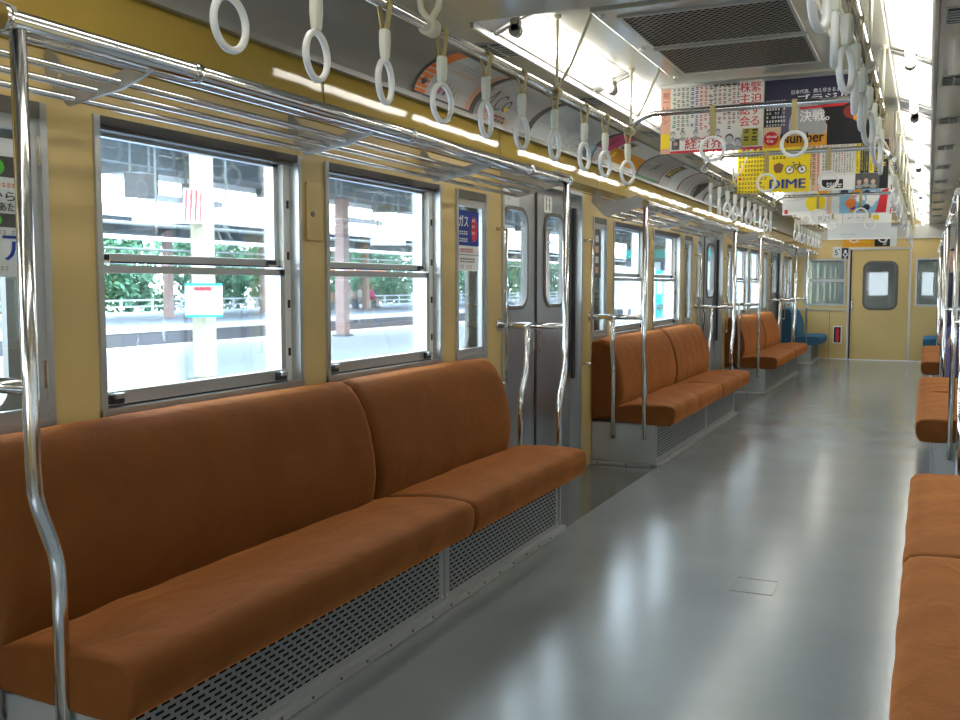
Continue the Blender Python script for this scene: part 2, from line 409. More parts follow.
# ------------------------------------------------------------------ windows
wn = [0]
def window(left, y0, y1):
    wn[0] += 1; root = struct_empty('window_%d' % wn[0])
    sx = 1 if left else -1
    def X(d): return side(XL, left) - sx*d       # d metres out from the inner wall face
    def bx(b, d0, d1, a, c, z0, z1, m, bev=0):
        p, q = sorted((X(d0), X(d1))); b.box(p, q, a, c, z0, z1, m, bev)
    b = MB(); bx(b, -.009, .11, y0, y0+.02, WZ0, WZ1, M['alu']); bx(b, -.009, .11, y1-.02, y1, WZ0, WZ1, M['alu'])
    bx(b, -.012, .11, y0, y1, WZ0, WZ0+.026, M['alu'])
    bx(b, .03, .11, y1-.058, y1-.02, WZ0+.026, WZ1-.034, M['white'])
    for z in (.95, 1.12, 1.29, 1.47): bx(b, .026, .03, y1-.04, y1-.03, z, z+.028, M['dark'])
    b.build('frame', root)
    b = MB(); bx(b, -.004, .11, y0+.02, y1-.02, WZ1-.024, WZ1, M['rail_dark']); bx(b, .01, .11, y0+.02, y1-.02, WZ1-.034, WZ1-.024, M['gasket'])
    b.build('shade_rail', root)
    a, c = y0+.02, y1-.058
    def sash(nm, d, z0, z1, bot, top):
        b = MB()
        bx(b, d, d+.022, a, a+.016, z0, z1, M['alu']); bx(b, d, d+.022, c-.026, c, z0, z1, M['alu'])
        bx(b, d-.006, d+.022, a, c, z0, z0+bot, M['alu'], .003); bx(b, d, d+.022, a, c, z1-top, z1, M['alu'])
        bx(b, d-.007, d-.002, a, c, z0, z0+.005, M['dark'])
        s = b.build(nm, root)
        b = MB(); bx(b, d+.009, d+.013, a+.014, c-.024, z0+bot-.002, z1-top+.002, M['glass']); b.build('glass', s)
        return s
    up = sash('upper_sash', .052, 1.262, WZ1-.034, .028, .010)
    lo = sash('lower_sash', .028, WZ0+.026, 1.256, .044, .022)
    for yy in (a+.03, c-.07):
        b = MB(); bx(b, .008, .03, yy, yy+.05, WZ0+.034, WZ0+.062, M['dark'], .004); bx(b, -.002, .012, yy+.008, yy+.042, WZ0+.05, WZ0+.066, M['alu'], .003)
        b.build('latch', lo)
        b = MB(); bx(b, .036, .05, yy-.01, yy+.035, 1.268, 1.286, M['dark'], .003); bx(b, .03, .04, yy-.01, yy+.03, 1.262, 1.270, M['chrome']); b.build('latch', up)
    return root
def small_window(left, y0, y1, k):
    wn[0] += 1; root = struct_empty('window_%d' % wn[0])
    sx = 1 if left else -1
    def X(d): return side(XL, left) - sx*d
    def bx(b, d0, d1, a, c, z0, z1, m, bev=0):
        p, q = sorted((X(d0), X(d1))); b.box(p, q, a, c, z0, z1, m, bev)
    b = MB()
    bx(b, -.009, .03, y0, y0+.02, WZ0, WZ1, M['alu']); bx(b, -.009, .03, y1-.02, y1, WZ0, WZ1, M['alu']); bx(b, -.01, .03, y0+.02, y1-.02, WZ0, WZ0+.026, M['alu'])
    bx(b, -.008, .03, y0+.02, y1-.02, WZ1-.04, WZ1, M['gasket'])
    b.build('frame', root)
    b = MB(); f = .03
    bx(b, .0, .022, y0+.02, y0+.02+.016, WZ0+.026, WZ1-.04, M['alu']); bx(b, .0, .022, y1-.02-f, y1-.02, WZ0+.026, WZ1-.04, M['alu'])
    bx(b, .0, .022, y0+.036, y1-.05, WZ0+.026, WZ0+.056, M['alu']); bx(b, .0, .022, y0+.036, y1-.05, WZ1-.075, WZ1-.04, M['alu'])
    for z in (.94, 1.50): bx(b, -.006, .004, y1-.03, y1-.018, z, z+.07, M['chrome'])
    s = b.build('sash', root)
    b = MB(); bx(b, .01, .014, y0+.034, y1-.048, WZ0+.054, WZ1-.073, M['glass']); b.build('glass', s)
    # the door pocket behind, with the rounded outer light
    b = MB(); lo_, hi_ = (y0-.158, y1+.19) if k else (y0-.24, y1+.168)
    yc = y0+.225 if k else y0+.13
    p, q = sorted((X(.098), X(.118)))
    b.rrect_plate(yc, 1.24, .26, .72, .07, lo_, hi_, .002, 1.788, p, q, M['gasket'])
    b.build('pocket', root)
    return root
for left in (True, False):
    for w in WINS: window(left, *w)
    for i, w in enumerate(SMALL):
        small_window(left, w[0], w[1], i % 2 == 1 if i < 6 else i == 7)

def end_window(x0, x1, z0, z1, y, split):
    wn[0] += 1; root = struct_empty('window_%d' % wn[0])
    b = MB(); t = .024
    for (a, c, e, f) in ((x0, x0+t, z0, z1), (x1-t, x1, z0, z1), (x0+t, x1-t, z0, z0+.03), (x0+t, x1-t, z1-t, z1)): b.box(a, c, y-.01, y+.08, e, f, M['alu'])
    if split:
        zc = (z0+z1)/2 + .03; b.box(x0+t, x1-t, y+.005, y+.04, zc-.022, zc+.022, M['alu'])
    b.build('frame', root)
    b = MB(); b.box(x0+.02, x1-.02, y+.03, y+.036, z0+.02, z1-.02, M['glass_dull']); b.build('glass', root)
end_window(*wl, Y1, True); end_window(*wr, Y1, False)

# ------------------------------------------------------------------ side doors
dn = [0]
def side_door(left, d):
    dn[0] += 1; root = struct_empty('door_%d' % dn[0]); sx = 1 if left else -1
    def X(dd): return side(XL, left) - sx*dd
    def bx(b, d0, d1, a, c, z0, z1, m, bev=0):
        p, q = sorted((X(d0), X(d1))); b.box(p, q, a, c, z0, z1, m, bev)
    b = MB(); w = DH+.03
    bx(b, -.012, .12, d-w, d-w+.022, 0, DTOP, M['alu']); bx(b, -.012, .12, d+w-.022, d+w, 0, DTOP, M['alu'])
    bx(b, -.012, .12, d-w+.022, d+w-.022, DTOP-.022, DTOP, M['alu'])
    bx(b, .03, .05, d+w-.05, d+w-.022, .6, DTOP-.1, M['dark'])
    bx(b, -.004, .12, d-w+.022, d+w-.022, 0, .006, M['kick'])
    b.build('frame', root)
    for s in (-1, 1):
        a, c = (d-w+.022, d-.002) if s < 0 else (d+.002, d+w-.022)
        b = MB(); p, q = sorted((X(.06), X(.09))); yc = (a+c)/2 - s*.0
        b.rrect_plate(yc, 1.35, .335, .54, .09, a, c, .008, DTOP-.024, p, q, M['steel'])
        leaf = b.build('door_leaf', root)
        b = MB(); p, q = sorted((X(.052), X(.092))); b.rrect_ring(yc, 1.35, .325, .53, .085, .022, p, q, M['gasket']); b.build('gasket', leaf)
        b = MB(); bx(b, .072, .077, yc-.165, yc+.165, 1.083, 1.617, M['glass']); b.build('glass', leaf)
        b = MB(); e = d + s*.004; bx(b, .056, .094, min(e, d+s*.016), max(e, d+s*.016), .008, DTOP-.024, M['dark']); b.build('rubber_edge', leaf)
        b = MB(); e = d+s*.045; bx(b, .045, .06, e-.007, e+.007, .80, .93, M['chrome'], .003); b.build('handle', leaf)
    return root
for left in (True, False):
    for d in DOORS: side_door(left, d)
# end door
def end_door(y, s):
    dn[0] += 1; root = struct_empty('door_%d' % dn[0])
    b = MB()
    ya, yb = (y-.012, y+.06) if s > 0 else (y-.06, y+.012)
    b.box(dx0-.028, dx0, ya, yb, 0, dt+.028, M['alu']); b.box(dx1, dx1+.028, ya, yb, 0, dt+.028, M['alu']); b.box(dx0, dx1, ya, yb, dt, dt+.028, M['alu'])
    b.box(dx0, dx1, ya, yb, 0, .012, M['kick']); b.build('frame', root)
    P = Matrix(((0,1,0,0),(1,0,0,0),(0,0,1,0),(0,0,0,1)))       # swap x and y to build the plate across the car
    ya, yb = (y+.012, y+.045) if s > 0 else (y-.045, y-.012)
    xc = (dx0+dx1)/2
    b = MB(); b.rrect_plate(xc+.02, 1.195, .47, .73, .10, dx0+.006, dx1-.006, .012, dt-.004, ya, yb, M['cream']); b.transform(P)
    leaf = b.build('door_leaf', root)
    b = MB(); b.rrect_ring(xc+.02, 1.195, .45, .71, .09, .038, ya-.01, yb+.01, M['gasket']); b.transform(P); b.build('gasket', leaf)
    b = MB(); b.box(xc-.21, xc+.25, ya+.012, ya+.018, .84, 1.55, M['glass']); b.build('glass', leaf)
    b = MB(); b.box(dx0+.03, dx0+.055, ya-.03, ya, .78, .96, M['chrome'], .005); b.build('handle', leaf)
    if s > 0:
        b = MB(); b.box(dx0+.006, dx0+.028, ya-.006, ya+.001, .012, dt-.004, M['dark']); b.build('rubber_edge', leaf)
end_door(Y1, 1); end_door(Y0, -1)

# ------------------------------------------------------------------ benches
def lerp(a, c, t): return a + (c-a)*t
SEAT_P = [(-1.21,.30), (-.92,.285), (-.845,.284), (-.81,.29), (-.794,.305), (-.785,.335), (-.783,.365), (-.786,.392), (-.800,.409), (-.83,.417), (-.90,.421), (-1.0,.421), (-1.1,.413), (-1.18,.40), (-1.21,.385)]
BACK_P = [(-1.345,.30), (-1.19,.31), (-1.165,.36), (-1.145,.43), (-1.135,.50), (-1.14,.58), (-1.16,.67), (-1.19,.75), (-1.22,.80), (-1.25,.832), (-1.285,.846), (-1.32,.842), (-1.345,.825)]
def cushion(profile, y0, y1, m, parent, name, left, rnd=.035, wrinkle=0., seed=0):
    rng = random.Random(seed); b = MB(); pts = []
    # refine the outline
    P = []
    n = len(profile)
    for i in range(n):
        p, q = profile[i], profile[(i+1) % n]
        L = math.hypot(q[0]-p[0], q[1]-p[1]); k = max(1, int(L/.035))
        for j in range(k): P.append((lerp(p[0], q[0], j/k), lerp(p[1], q[1], j/k)))
    cx = sum(p[0] for p in P)/len(P); cz = sum(p[1] for p in P)/len(P)
    Ys = []
    for k in range(6): Ys.append((y0 + rnd*(1-math.cos(R(90*k/5))), rnd*(1-math.sin(R(90*k/5)))))
    N = max(6, int((y1-y0)/.05)); a, c = y0+rnd, y1-rnd
    for k in range(1, N): Ys.append((lerp(a, c, k/N), 0))
    for k in range(5, -1, -1): Ys.append((y1 - rnd*(1-math.cos(R(90*k/5))), rnd*(1-math.sin(R(90*k/5)))))
    waves = [(rng.uniform(8, 30), rng.uniform(0, 6.28), rng.uniform(.2, 1), rng.uniform(3, 9)) for _ in range(6)]
    rings = []
    for yy, ins in Ys:
        ring = []
        t = (yy-y0)/(y1-y0); crown = .006*math.sin(math.pi*t)
        for (x, z) in P:
            dx, dz = x-cx, z-cz; L = math.hypot(dx, dz) or 1
            # inset the open edges only (front and top), keep what touches wall or base
            s = ins*.55
            w = sum(aa*math.sin(f*yy + ph + g*x*3) for f, ph, aa, g in waves)/6*wrinkle
            k = 1 if (x > -1.33 and z > .3) else 0
            ring.append((side(x - dx/L*s*k + (dx/L)*(w)*k, left) + (0 if left else .015), yy, z - dz/L*s*k + (crown+w)*k*(1 if dz > 0 else 0)))
        rings.append(ring)
    b.ring_loft(rings, m, True, True)
    o = b.build(name, parent)
    return o
bench_n = [0]
def bench(left, y0, y1, split, m, label, slot='slots', seed=1, near_panels=2):
    root = thing('bench_seat', (side(-1.05, left), (y0+y1)/2, 0), label, 'train seat', 'long benches along both sides'); root['_abs'] = 1
    b = MB(); xs = sorted((side(XL, left), side(-.925, left)))
    b.box(xs[0], xs[1], y0+.03, y1-.03, .0, .285, M['base'])
    b.build('base', root)
    for e, s in ((y0+.03, -1), (y1-.03, 1)):
        b = MB(); xs = sorted((side(XL+.01, left), side(-.915, left))); ya, yb = sorted((e, e+s*.012))
        b.box(xs[0], xs[1], ya, yb, .03, .282, M['base'], .003); ep = b.build('end_panel', root)
        b = MB(); ya, yb = sorted((e, e+s*.03)); xs = sorted((side(XL+.005, left), side(-.895, left))); b.box(xs[0], xs[1], ya, yb, 0.001, .026, M['kick'], .003)
        for fx in (-1.3, -1.1, -.93): b.tube([(side(fx, left), e+s*.029, .013), (side(fx, left), e+s*.032, .013)], .006, M['gasket'], 8)
        b.build('end_kick_strip', root)
    edges = [y0+.045] + (split if near_panels == 2 else []) + [y1-.045]
    for a, c in zip(edges, edges[1:]):
        b = MB(); xs = sorted((side(-.926, left), side(-.917, left))); b.box(xs[0], xs[1], a+.004, c-.004, .03, .28, M['base'], .002)
        hp = b.build('heater_panel', root)
        b = MB(); xs = sorted((side(-.918, left), side(-.9155, left))); b.box(xs[0], xs[1], a+.045, c-.045, .055, .268, M[slot]); b.build('slotted_plate', hp)
        for yy in (a+.02, c-.02):
            for zz in (.05, .26):
                b = MB(); b.tube([(side(-.918, left), yy, zz), (side(-.913, left), yy, zz)], .006, M['kick'], 8); b.build('screw', hp)
    b = MB(); xs = sorted((side(-.92, left), side(-.893, left))); b.box(xs[0], xs[1], y0+.0, y1-.0, .0015, .03, M['kick'], .003)
    for k in range(int((y1-y0)/.15)): 
        yy = y0+.05+.15*k; b.tube([(side(-.894, left), yy, .016), (side(-.8905, left), yy, .016)], .005, M['gasket'], 6)
    b.build('kick_strip', root)
    cuts = [y0] + split + [y1]
    for i, (a, c) in enumerate(zip(cuts, cuts[1:])):
        cushion(SEAT_P, a+.002, c-.002, m, root, 'seat_cushion', left, .03, .006, seed*10+i)
        cushion(BACK_P, a+.002-(.09 if i else 0), c-.002-.09, m, root, 'seat_back', left, .05, .003, seed*10+i+5)
    return root
B = [(DOORS[i]+.86, DOORS[i]+3.83) for i in range(3)]
bench(True, *B[0], [3.22], M['brown'], 'brown-orange bench nearest the camera on the left, below two big windows', seed=1)
bench(True, *B[1], [B[1][0]+1.66], M['brown'], 'brown-orange bench on the left just beyond the nearest pair of steel doors', 'holes', seed=2)
bench(True, *B[2], [B[2][0]+1.66], M['brown'], 'brown-orange bench on the left directly before the blue seat', 'holes', seed=3)
bench(True, DOORS[3]+.80, Y1-.06, [], M['blue'], 'short blue bench in the far left corner by the end wall', 'holes', seed=4, near_panels=1)
bench(False, *B[0], [3.13], M['brown'], 'brown bench at the bottom right corner, nearest on the right side', 'holes', seed=5)
bench(False, *B[1], [B[1][0]+1.66], M['brown'], 'brown bench second from the camera on the right, white end panel in view', 'holes', seed=6)
bench(False, *B[2], [B[2][0]+1.66], M['brown'], 'brown bench farthest away on the right, in front of the blue one', 'holes', seed=7)
bench(False, DOORS[3]+.80, Y1-.06, [], M['blue'], 'short blue bench at the far right end by the end wall', 'holes', seed=8, near_panels=1)

# ------------------------------------------------------------------ luggage racks
XP, ZP = -.985, 1.724
def rack(left, y0, y1, label, mids, cols):
    root = thing('luggage_rack', (side(-1.15, left), (y0+y1)/2, 1.7), label, 'luggage rack', 'luggage racks over the benches'); root['_abs'] = 1
    b = MB(); b.tube([(side(XP, left), y0, ZP), (side(XP, left), y1, ZP)], .021, M['chrome'], 16); b.build('front_pipe', root)
    b = MB(); b.tube([(side(XP-.045, left), y0+.02, ZP-.012), (side(XP-.045, left), y1-.02, ZP-.012)], .011, M['chrome'], 10); b.build('slat_pipe', root)
    for k in range(3):
        x = XP-.125-.075*k; z = ZP-.036-.014*k
        b = MB(); b.tube([(side(x, left), y0+.02, z), (side(x, left), y1-.02, z)], .0085, M['chrome'], 10); b.build('slat_pipe', root)
    allb = [y0+.006] + mids + [y1-.006]; n = len(allb)
    for k, yy in enumerate(allb):
        t = .006 if k in (0, n-1) else .005
        prof = [(-1.338,1.815), (-1.325,1.815), (-1.305,1.79), (-1.27,1.765), (-1.20,1.75), (-1.10,1.765), (-1.045,1.778), (-1.0,1.760), (-.965,1.745), (-.968,1.705), (-1.02,1.70), (-1.10,1.685), (-1.22,1.655), (-1.26,1.65), (-1.30,1.69), (-1.352,1.745)]
        if 0 < k < n-1: prof = [(-1.345,1.79), (-1.32,1.775), (-1.28,1.72), (-1.16,1.70), (-1.02,1.735), (-.985,1.738), (-.985,1.715), (-1.02,1.70), (-1.10,1.672), (-1.28,1.645), (-1.352,1.72)]
        b = MB(); b.ring_loft([[(side(x, left), yy-t, z) for x, z in prof], [(side(x, left), yy+t, z) for x, z in prof]], M['rackmetal'], False, True)
        for cx_, cz_ in ((-1.30, 1.72), (-1.20, 1.715), (-1.08, 1.745)): b.tube([(side(cx_, left), yy-t-.003, cz_), (side(cx_, left), yy+t+.003, cz_)], .006, M['chrome'], 8)
        b.build('bracket', root)
    for yy in cols:
        b = MB(); b.tube([(side(XP, left), yy-.012, ZP), (side(XP, left), yy+.012, ZP)], .0255, M['chrome'], 16); b.build('joint_collar', root)
    for e, s in ((y0, -1), (y1, 1)):
        b = MB(); b.tube([(side(XP, left), e, ZP), (side(XP, left), e+s*.014, ZP)], .027, M['chrome'], 16); b.build('end_cap', root)
RY = [(DOORS[i]+(.775 if i == 0 else .84), DOORS[i]+4.07) for i in range(3)] + [(DOORS[3]+.70, Y1-.05)]
names = ['nearest the camera, above two big windows', 'beyond the nearest doors, second from the camera', 'third from the camera, far down the car', 'over the blue seat by the end wall']
for i, r in enumerate(RY):
    dd = DOORS[i] + (.0 if i == 0 else .12); mm = [dd+1.2, dd+2.22, dd+3.19] if i < 3 else [dd+1.2]; cc = [dd+1.32, dd+2.43, dd+3.56] if i < 3 else [dd+1.4]
    rack(True, r[0], r[1], 'steel pipe rack on the left wall, ' + names[i], mm, cc)
for i, r in enumerate(RY):
    rack(False, r[0], r[1], 'steel pipe luggage rack on the right wall, ' + ['nearest, mostly out of view', 'second from the camera', 'third from the camera', 'over the right-hand blue seat'][i], [DOORS[i]+1.2, DOORS[i]+2.22, DOORS[i]+3.19] if i < 3 else [DOORS[i]+1.2], [DOORS[i]+1.32] + ([DOORS[i]+2.43, DOORS[i]+3.56] if i < 3 else []))

# ------------------------------------------------------------------ seat-end poles
def smooth_bend(x, yt, yb, z0, z1, za, zb, left):
    """a pole from z0 up to z1 that runs at yb below za and at yt above zb"""
    pts = [(x, yb, z0), (x, yb, za-.04)]
    for k in range(1, 8):
        t = k/8; s = t*t*(3-2*t); pts.append((x, lerp(yb, yt, s), lerp(za-.02, zb+.02, t)))
    pts += [(x, yt, zb+.06), (x, yt, z1)]
    return [(side(p[0], left), p[1], p[2]) for p in pts]
def poles(left, yt, yb, ywall, label):
    s = 1 if yb > yt else -1                                      # direction from the door to the seat
    gap = .16 if s < 0 else .03
    root = thing('seat_end_handrail', (side(-1.0, left), yt, 0), label, 'handrail', 'chrome seat-end handrails'); root['_abs'] = 1
    b = MB(); b.tube(smooth_bend(XP, yt, yb, .19, ZP-.018, .60, .78, left), .0165, M['chrome'], 14)
    b.tube([(side(XP, left), yb, .23), (side(XP, left), yb+s*max(.03, gap), .23)], .012, M['gasket'], 10); b.build('outer_pole', root)
    b = MB(); b.tube(smooth_bend(-1.195, yt, yb, .19, .985, .60, .78, left), .0165, M['chrome'], 14)
    b.tube([(side(-1.195, left), yb, .23), (side(-1.195, left), yb+s*max(.03, gap), .23)], .012, M['gasket'], 10); b.build('inner_pole', root)
    b = MB(); b.tube([(side(XL+.004, left), yt, .992), (side(XP, left), yt, .992)], .0165, M['chrome'], 14); cb = b.build('crossbar', root)
    b = MB(); b.tube([(side(XL, left), yt, .992), (side(XL+.008, left), yt, .992)], .034, M['chrome'], 14); b.build('wall_flange', cb)
    return root
for left in (True, False):
    sd = 'left' if left else 'right'
    for i in range(3):
        y0, y1 = B[i]
        who = ['nearest', 'second', 'third'][i]
        if left or i > 0:
            poles(left, y0-(.056 if i == 0 else .03), y0-(.0 if i == 0 else -.002), y0, 'chrome bent handrail at the near end of the %s %s bench' % (who, sd))
        poles(left, y1+.225, y1+.135, y1, 'chrome bent handrail at the far end of the %s %s bench, by the doors' % (who, sd))
    poles(left, DOORS[3]+.74, DOORS[3]+.79, 0, 'chrome handrail in front of the blue bench on the %s' % sd)

# grab bars beside the doors
def grab(left, y, label):
    root = thing('grab_bar', (side(-1.31, left), y, 1.1), label, 'grab bar', 'vertical grab bars beside doors'); root['_abs'] = 1
    b = MB(); x = -1.30; pts = [(x, y, .69), (x, y, 1.49)]
    b.tube([(side(p[0], left), p[1], p[2]) for p in pts], .008, M['chrome'], 10); b.build('bar', root)
    for z in (.69, 1.49):
        b = MB(); b.tube([(side(XL, left), y, z), (side(x-.0, left), y, z)], .009, M['chrome'], 10); b.build('standoff', root)
for left in (True, False):
    for i, d in enumerate(DOORS):
        if not left and i not in (1, 2): continue
        for s, w in ((-1, 'near'), (1, 'far')):
            if i == 0 and s < 0: continue
            grab(left, d+s*.705, 'thin upright steel grab bar on the %s side of the %s %s doors' % (w, ['nearest', 'second', 'third', 'farthest'][i] if i else 'camera-side', 'left' if left else 'right'))

# ------------------------------------------------------------------ strap rails, hangers, cross bars
XRL, ZR = -.62, 1.926
XRR = MX(XRL)+.02
def ceil_z(x):
    return 2.212 if abs(x-CX0) > .43 else 2.224
def v_hanger(b, x, y, inward):
    b.tube([(x, y-.016, ZR), (x, y+.016, ZR)], .021, M['rod'], 12)
    b.tube([(x, y, ZR+.012), (x, y, ceil_z(x))], .0062, M['rod'], 8)
    b.tube([(x, y, ZR+.012), (x+inward*.055, y, ZR+.10), (x+inward*.145, y, ceil_z(x+inward*.15))], .0062, M['rod'], 8)
    for xx in (x, x+inward*.145): b.tube([(xx, y, ceil_z(xx)-.012), (xx, y, ceil_z(xx)+.004)], .014, M['rod'], 10)
def fork_hanger(b, x, y):
    b.tube([(x, y-.022, ZR), (x, y+.022, ZR)], .026, M['rod'], 14)
    for s in (-1, 1):
        b.tube([(x, y, ZR+.015), (x+s*.026, y, ZR+.05), (x+s*.036, y, ZR+.10), (x+s*.046, y, 2.145)], [.010,.010,.009,.008], M['rod'], 8)
SEG = [(.05, 4.62), (6.24, 9.30), (10.80, 14.02)]
HANG = [(2.55, 3.59, 4.60), (6.27, 7.28, 8.28, 9.27), (10.82, 12.0, 13.0, 13.99)]
for left in (True, False):
    x = XRL if left else XRR; inw = 1 if left else -1
    for i, (a, c) in enumerate(SEG):
        root = thing('strap_rail', (x, (a+c)/2, ZR), 'polished strap pipe hung on the %s, %s' % ('left' if left else 'right', ['nearest the camera, carrying straps', 'middle run beyond the doors', 'farthest run of the car'][i]), 'strap rail', 'pipes that carry the hand straps'); root['_abs'] = 1
        b = MB(); b.tube([(x, a, ZR), (x, c, ZR)], .0155, M['chrome'], 14); b.build('rail_pipe', root)
        for k, y in enumerate(HANG[i]):
            b = MB()
            if i == 0 and k == 0: fork_hanger(b, x, y)
            else: v_hanger(b, x, y, inw)
            b.build('hanger', root)
BARY = [4.60, 6.24, 9.30, 10.80, 14.02]; ZB = 2.0
barw = ['nearest the camera, before the black hanging poster', 'second from the camera, in front of the yellow poster', 'third from the camera', 'fourth from the camera', 'farthest, near the end wall']
for i, y in enumerate(BARY):
    pts = [(XRL, y, ZR)]
    s = -1 if i in (0, 2, 4) else 1
    for k in range(1, 7):
        t = k/6; pts.append((XRL+.005+.115*math.sin(R(90*t))*t, y, lerp(ZR+.005, ZB, math.sin(R(90*t)))))
    pts2 = [(MX(p[0]), p[1], p[2]) for p in pts[::-1]]
    b = MB(); b.tube(pts+pts2, .0145, M['chrome'], 12)
    tag(b.build('strap_crossbar'), 'steel bar joining both strap rails, ' + barw[i], 'strap rail', 'bars that cross the aisle')

# ------------------------------------------------------------------ hand straps
def strap_proto(cross):
    root = bpy.data.objects.new('hand_strap', None); COL.objects.link(root); root.empty_display_size = .05
    b = MB(); w = .0105; r = .0175; t = .0016
    zb = -.075 if not cross else -.118
    # belt: over the pipe, both tails down to the sheath
    path = [(-.004, zb)]
    a0 = R(200); 
    for k in range(13):
        a = R(205 - 230*k/12); path.append((r*math.cos(a), r*math.sin(a)))
    path.append((.004, zb))
    inner, outer = [], []
    for i, (px, pz) in enumerate(path):
        q = path[min(i+1, len(path)-1)]; p = path[max(i-1, 0)]
        dx, dz = q[0]-p[0], q[1]-p[1]; L = math.hypot(dx, dz); nx, nz = -dz/L, dx/L
        inner.append((px-nx*t, pz-nz*t)); outer.append((px+nx*t, pz+nz*t))
    rings = [[(i_[0], -w, i_[1]), (o_[0], -w, o_[1]), (o_[0], w, o_[1]), (i_[0], w, i_[1])] for i_, o_ in zip(inner, outer)]
    b.ring_loft(rings, M['belt'], False, True)
    if cross: b.box(-.005, .005, -.0125, .0125, -.13, -.03, M['belt'], .002)
    b.build('belt', root)
    low = bpy.data.objects.new('tmp', None)
    ring_z = -.198 if not cross else -.178
    if not cross:
        b = MB(); rr = []
        for z, hx, hy in ((-.066, .010, .0135), (-.070, .0125, .0155), (-.10, .013, .016), (-.134, .0105, .0135), (-.139, .009, .012)):
            rr.append([(hx*sx_, hy*sy_, z) for sx_, sy_ in ((-1,-.6),(-.6,-1),(.6,-1),(1,-.6),(1,.6),(.6,1),(-.6,1),(-1,.6))])
        b.ring_loft(rr, M['sheath'], False, True); b.build('sheath', root)
        b = MB(); b.box(-.006, .006, -.009, .009, -.147, -.137, M['belt'], .002); b.build('belt_loop', root)
    b = MB(); b.torus((0,0,ring_z), .0525, .0078, M['ring'], None, 36, 10, .0085); b.build('ring', root)
    return root
SP, SC = strap_proto(False), strap_proto(True)
used = set()
def strap(proto, loc, rz, label, group):
    if proto.name not in used: o = proto; used.add(proto.name)
    else: o = copy_tree(proto)
    o.location = loc; o.rotation_euler.z = 0
    for ch in o.children:
        if ch.name.split('.')[0] in ('ring', 'sheath', 'belt_loop'): ch.rotation_euler.z = rz
    if proto is SC: o.rotation_euler.z = R(90)
    tag(o, label, 'hand strap', group); return o
LS = [1.675, 1.984, 2.297, 2.625, 2.935, 3.239, 3.567, 3.919, 4.203, 4.555]
TW = [-2, -6.5, -10.6, 4, -5, 1.7, -1.3, 4, 6.6, 18]
for k, y in enumerate(LS):
    strap(SP, (XRL, y, ZR), -R(TW[k]), 'white ring hand strap on the near left rail, %s from the camera' % ORD[k], 'hand straps on the near left rail')
for k in range(10):
    y = 1.68+.322*k
    strap(SP, (XRR, y, ZR), R(random.uniform(-14, 14)), 'white ring hand strap on the near right rail, %s from the camera' % ORD[k], 'hand straps on the near right rail')
for seg, (st, nm) in enumerate(((6.48, 'middle'), (10.95, 'farthest'))):
    for left in (True, False):
        for k in range(10):
            y = st + (.297 if seg == 0 else .295)*k
            strap(SP, (XRL if left else XRR, y, ZR), R((-12, -6, 13, 8, -9, 15, -8, -11, 12, -10)[(k+3*seg) % 10] * (-1 if left else 1)), 'white ring hand strap on the %s %s rail, %s from its near end' % (nm, 'left' if left else 'right', ORD[k]), 'hand straps on the %s %s rail' % (nm, 'left' if left else 'right'))
for i, y in enumerate(BARY):
    for x, nm in ((-.235, 'left'), (.122, 'right')):
        strap(SC, (x, y, ZB), R(90) if 0 else 0, 'round white hand strap, %s one of the pair on the %s crossbar from the camera' % (nm, ORD[i]), 'hand straps on the crossbars')

# ------------------------------------------------------------------ ceiling fittings
b = MB(); b.box(-.87, MX(-.87), 2.35, 3.3, 2.142, 2.23, M['ceil'], .004); struct(b.build('trim_8'))
def ac_grille(y, label):
    root = thing('ceiling_grille', (CX0, y, 2.18), label, 'ceiling grille', 'air return grilles in the ceiling'); root['_abs'] = 1
    b = MB(); x0, x1 = -.455, .30
    b.box(x0, x1, y, y+1.32, 2.176, 2.21, M['ceil'], .006); b.build('panel', root)
    for a, c in ((.10, .57), (.64, 1.12)):
        b = MB(); b.box(x0+.09, x1-.09, y+a, y+c, 2.172, 2.178, M['grille']); b.build('mesh', root)
        b = MB()
        for (p, q, r_, s) in ((x0+.075, x1-.075, a-.012, a), (x0+.075, x1-.075, c, c+.012), (x0+.078, x0+.09, a, c), (x1-.09, x1-.078, a, c)): b.box(p, q, y+r_, y+s, 2.168, 2.178, M['trimgrey'])
        b.build('mesh_frame', root)
    b = MB()
    for xx in (x0+.03, x1-.03):
        for yy in (.05, .6, 1.2): b.tube([(xx, y+yy, 2.168), (xx, y+yy, 2.178)], .012, M['chrome'], 10)
    b.build('screw', root)
ac_grille(3.47, 'dark meshed air grille in the ceiling above the aisle, nearest the camera')
ac_grille(8.15, 'meshed air grille in the ceiling above the hanging posters, second from the camera')
ac_grille(12.9, 'meshed air grille at the far end of the ceiling')

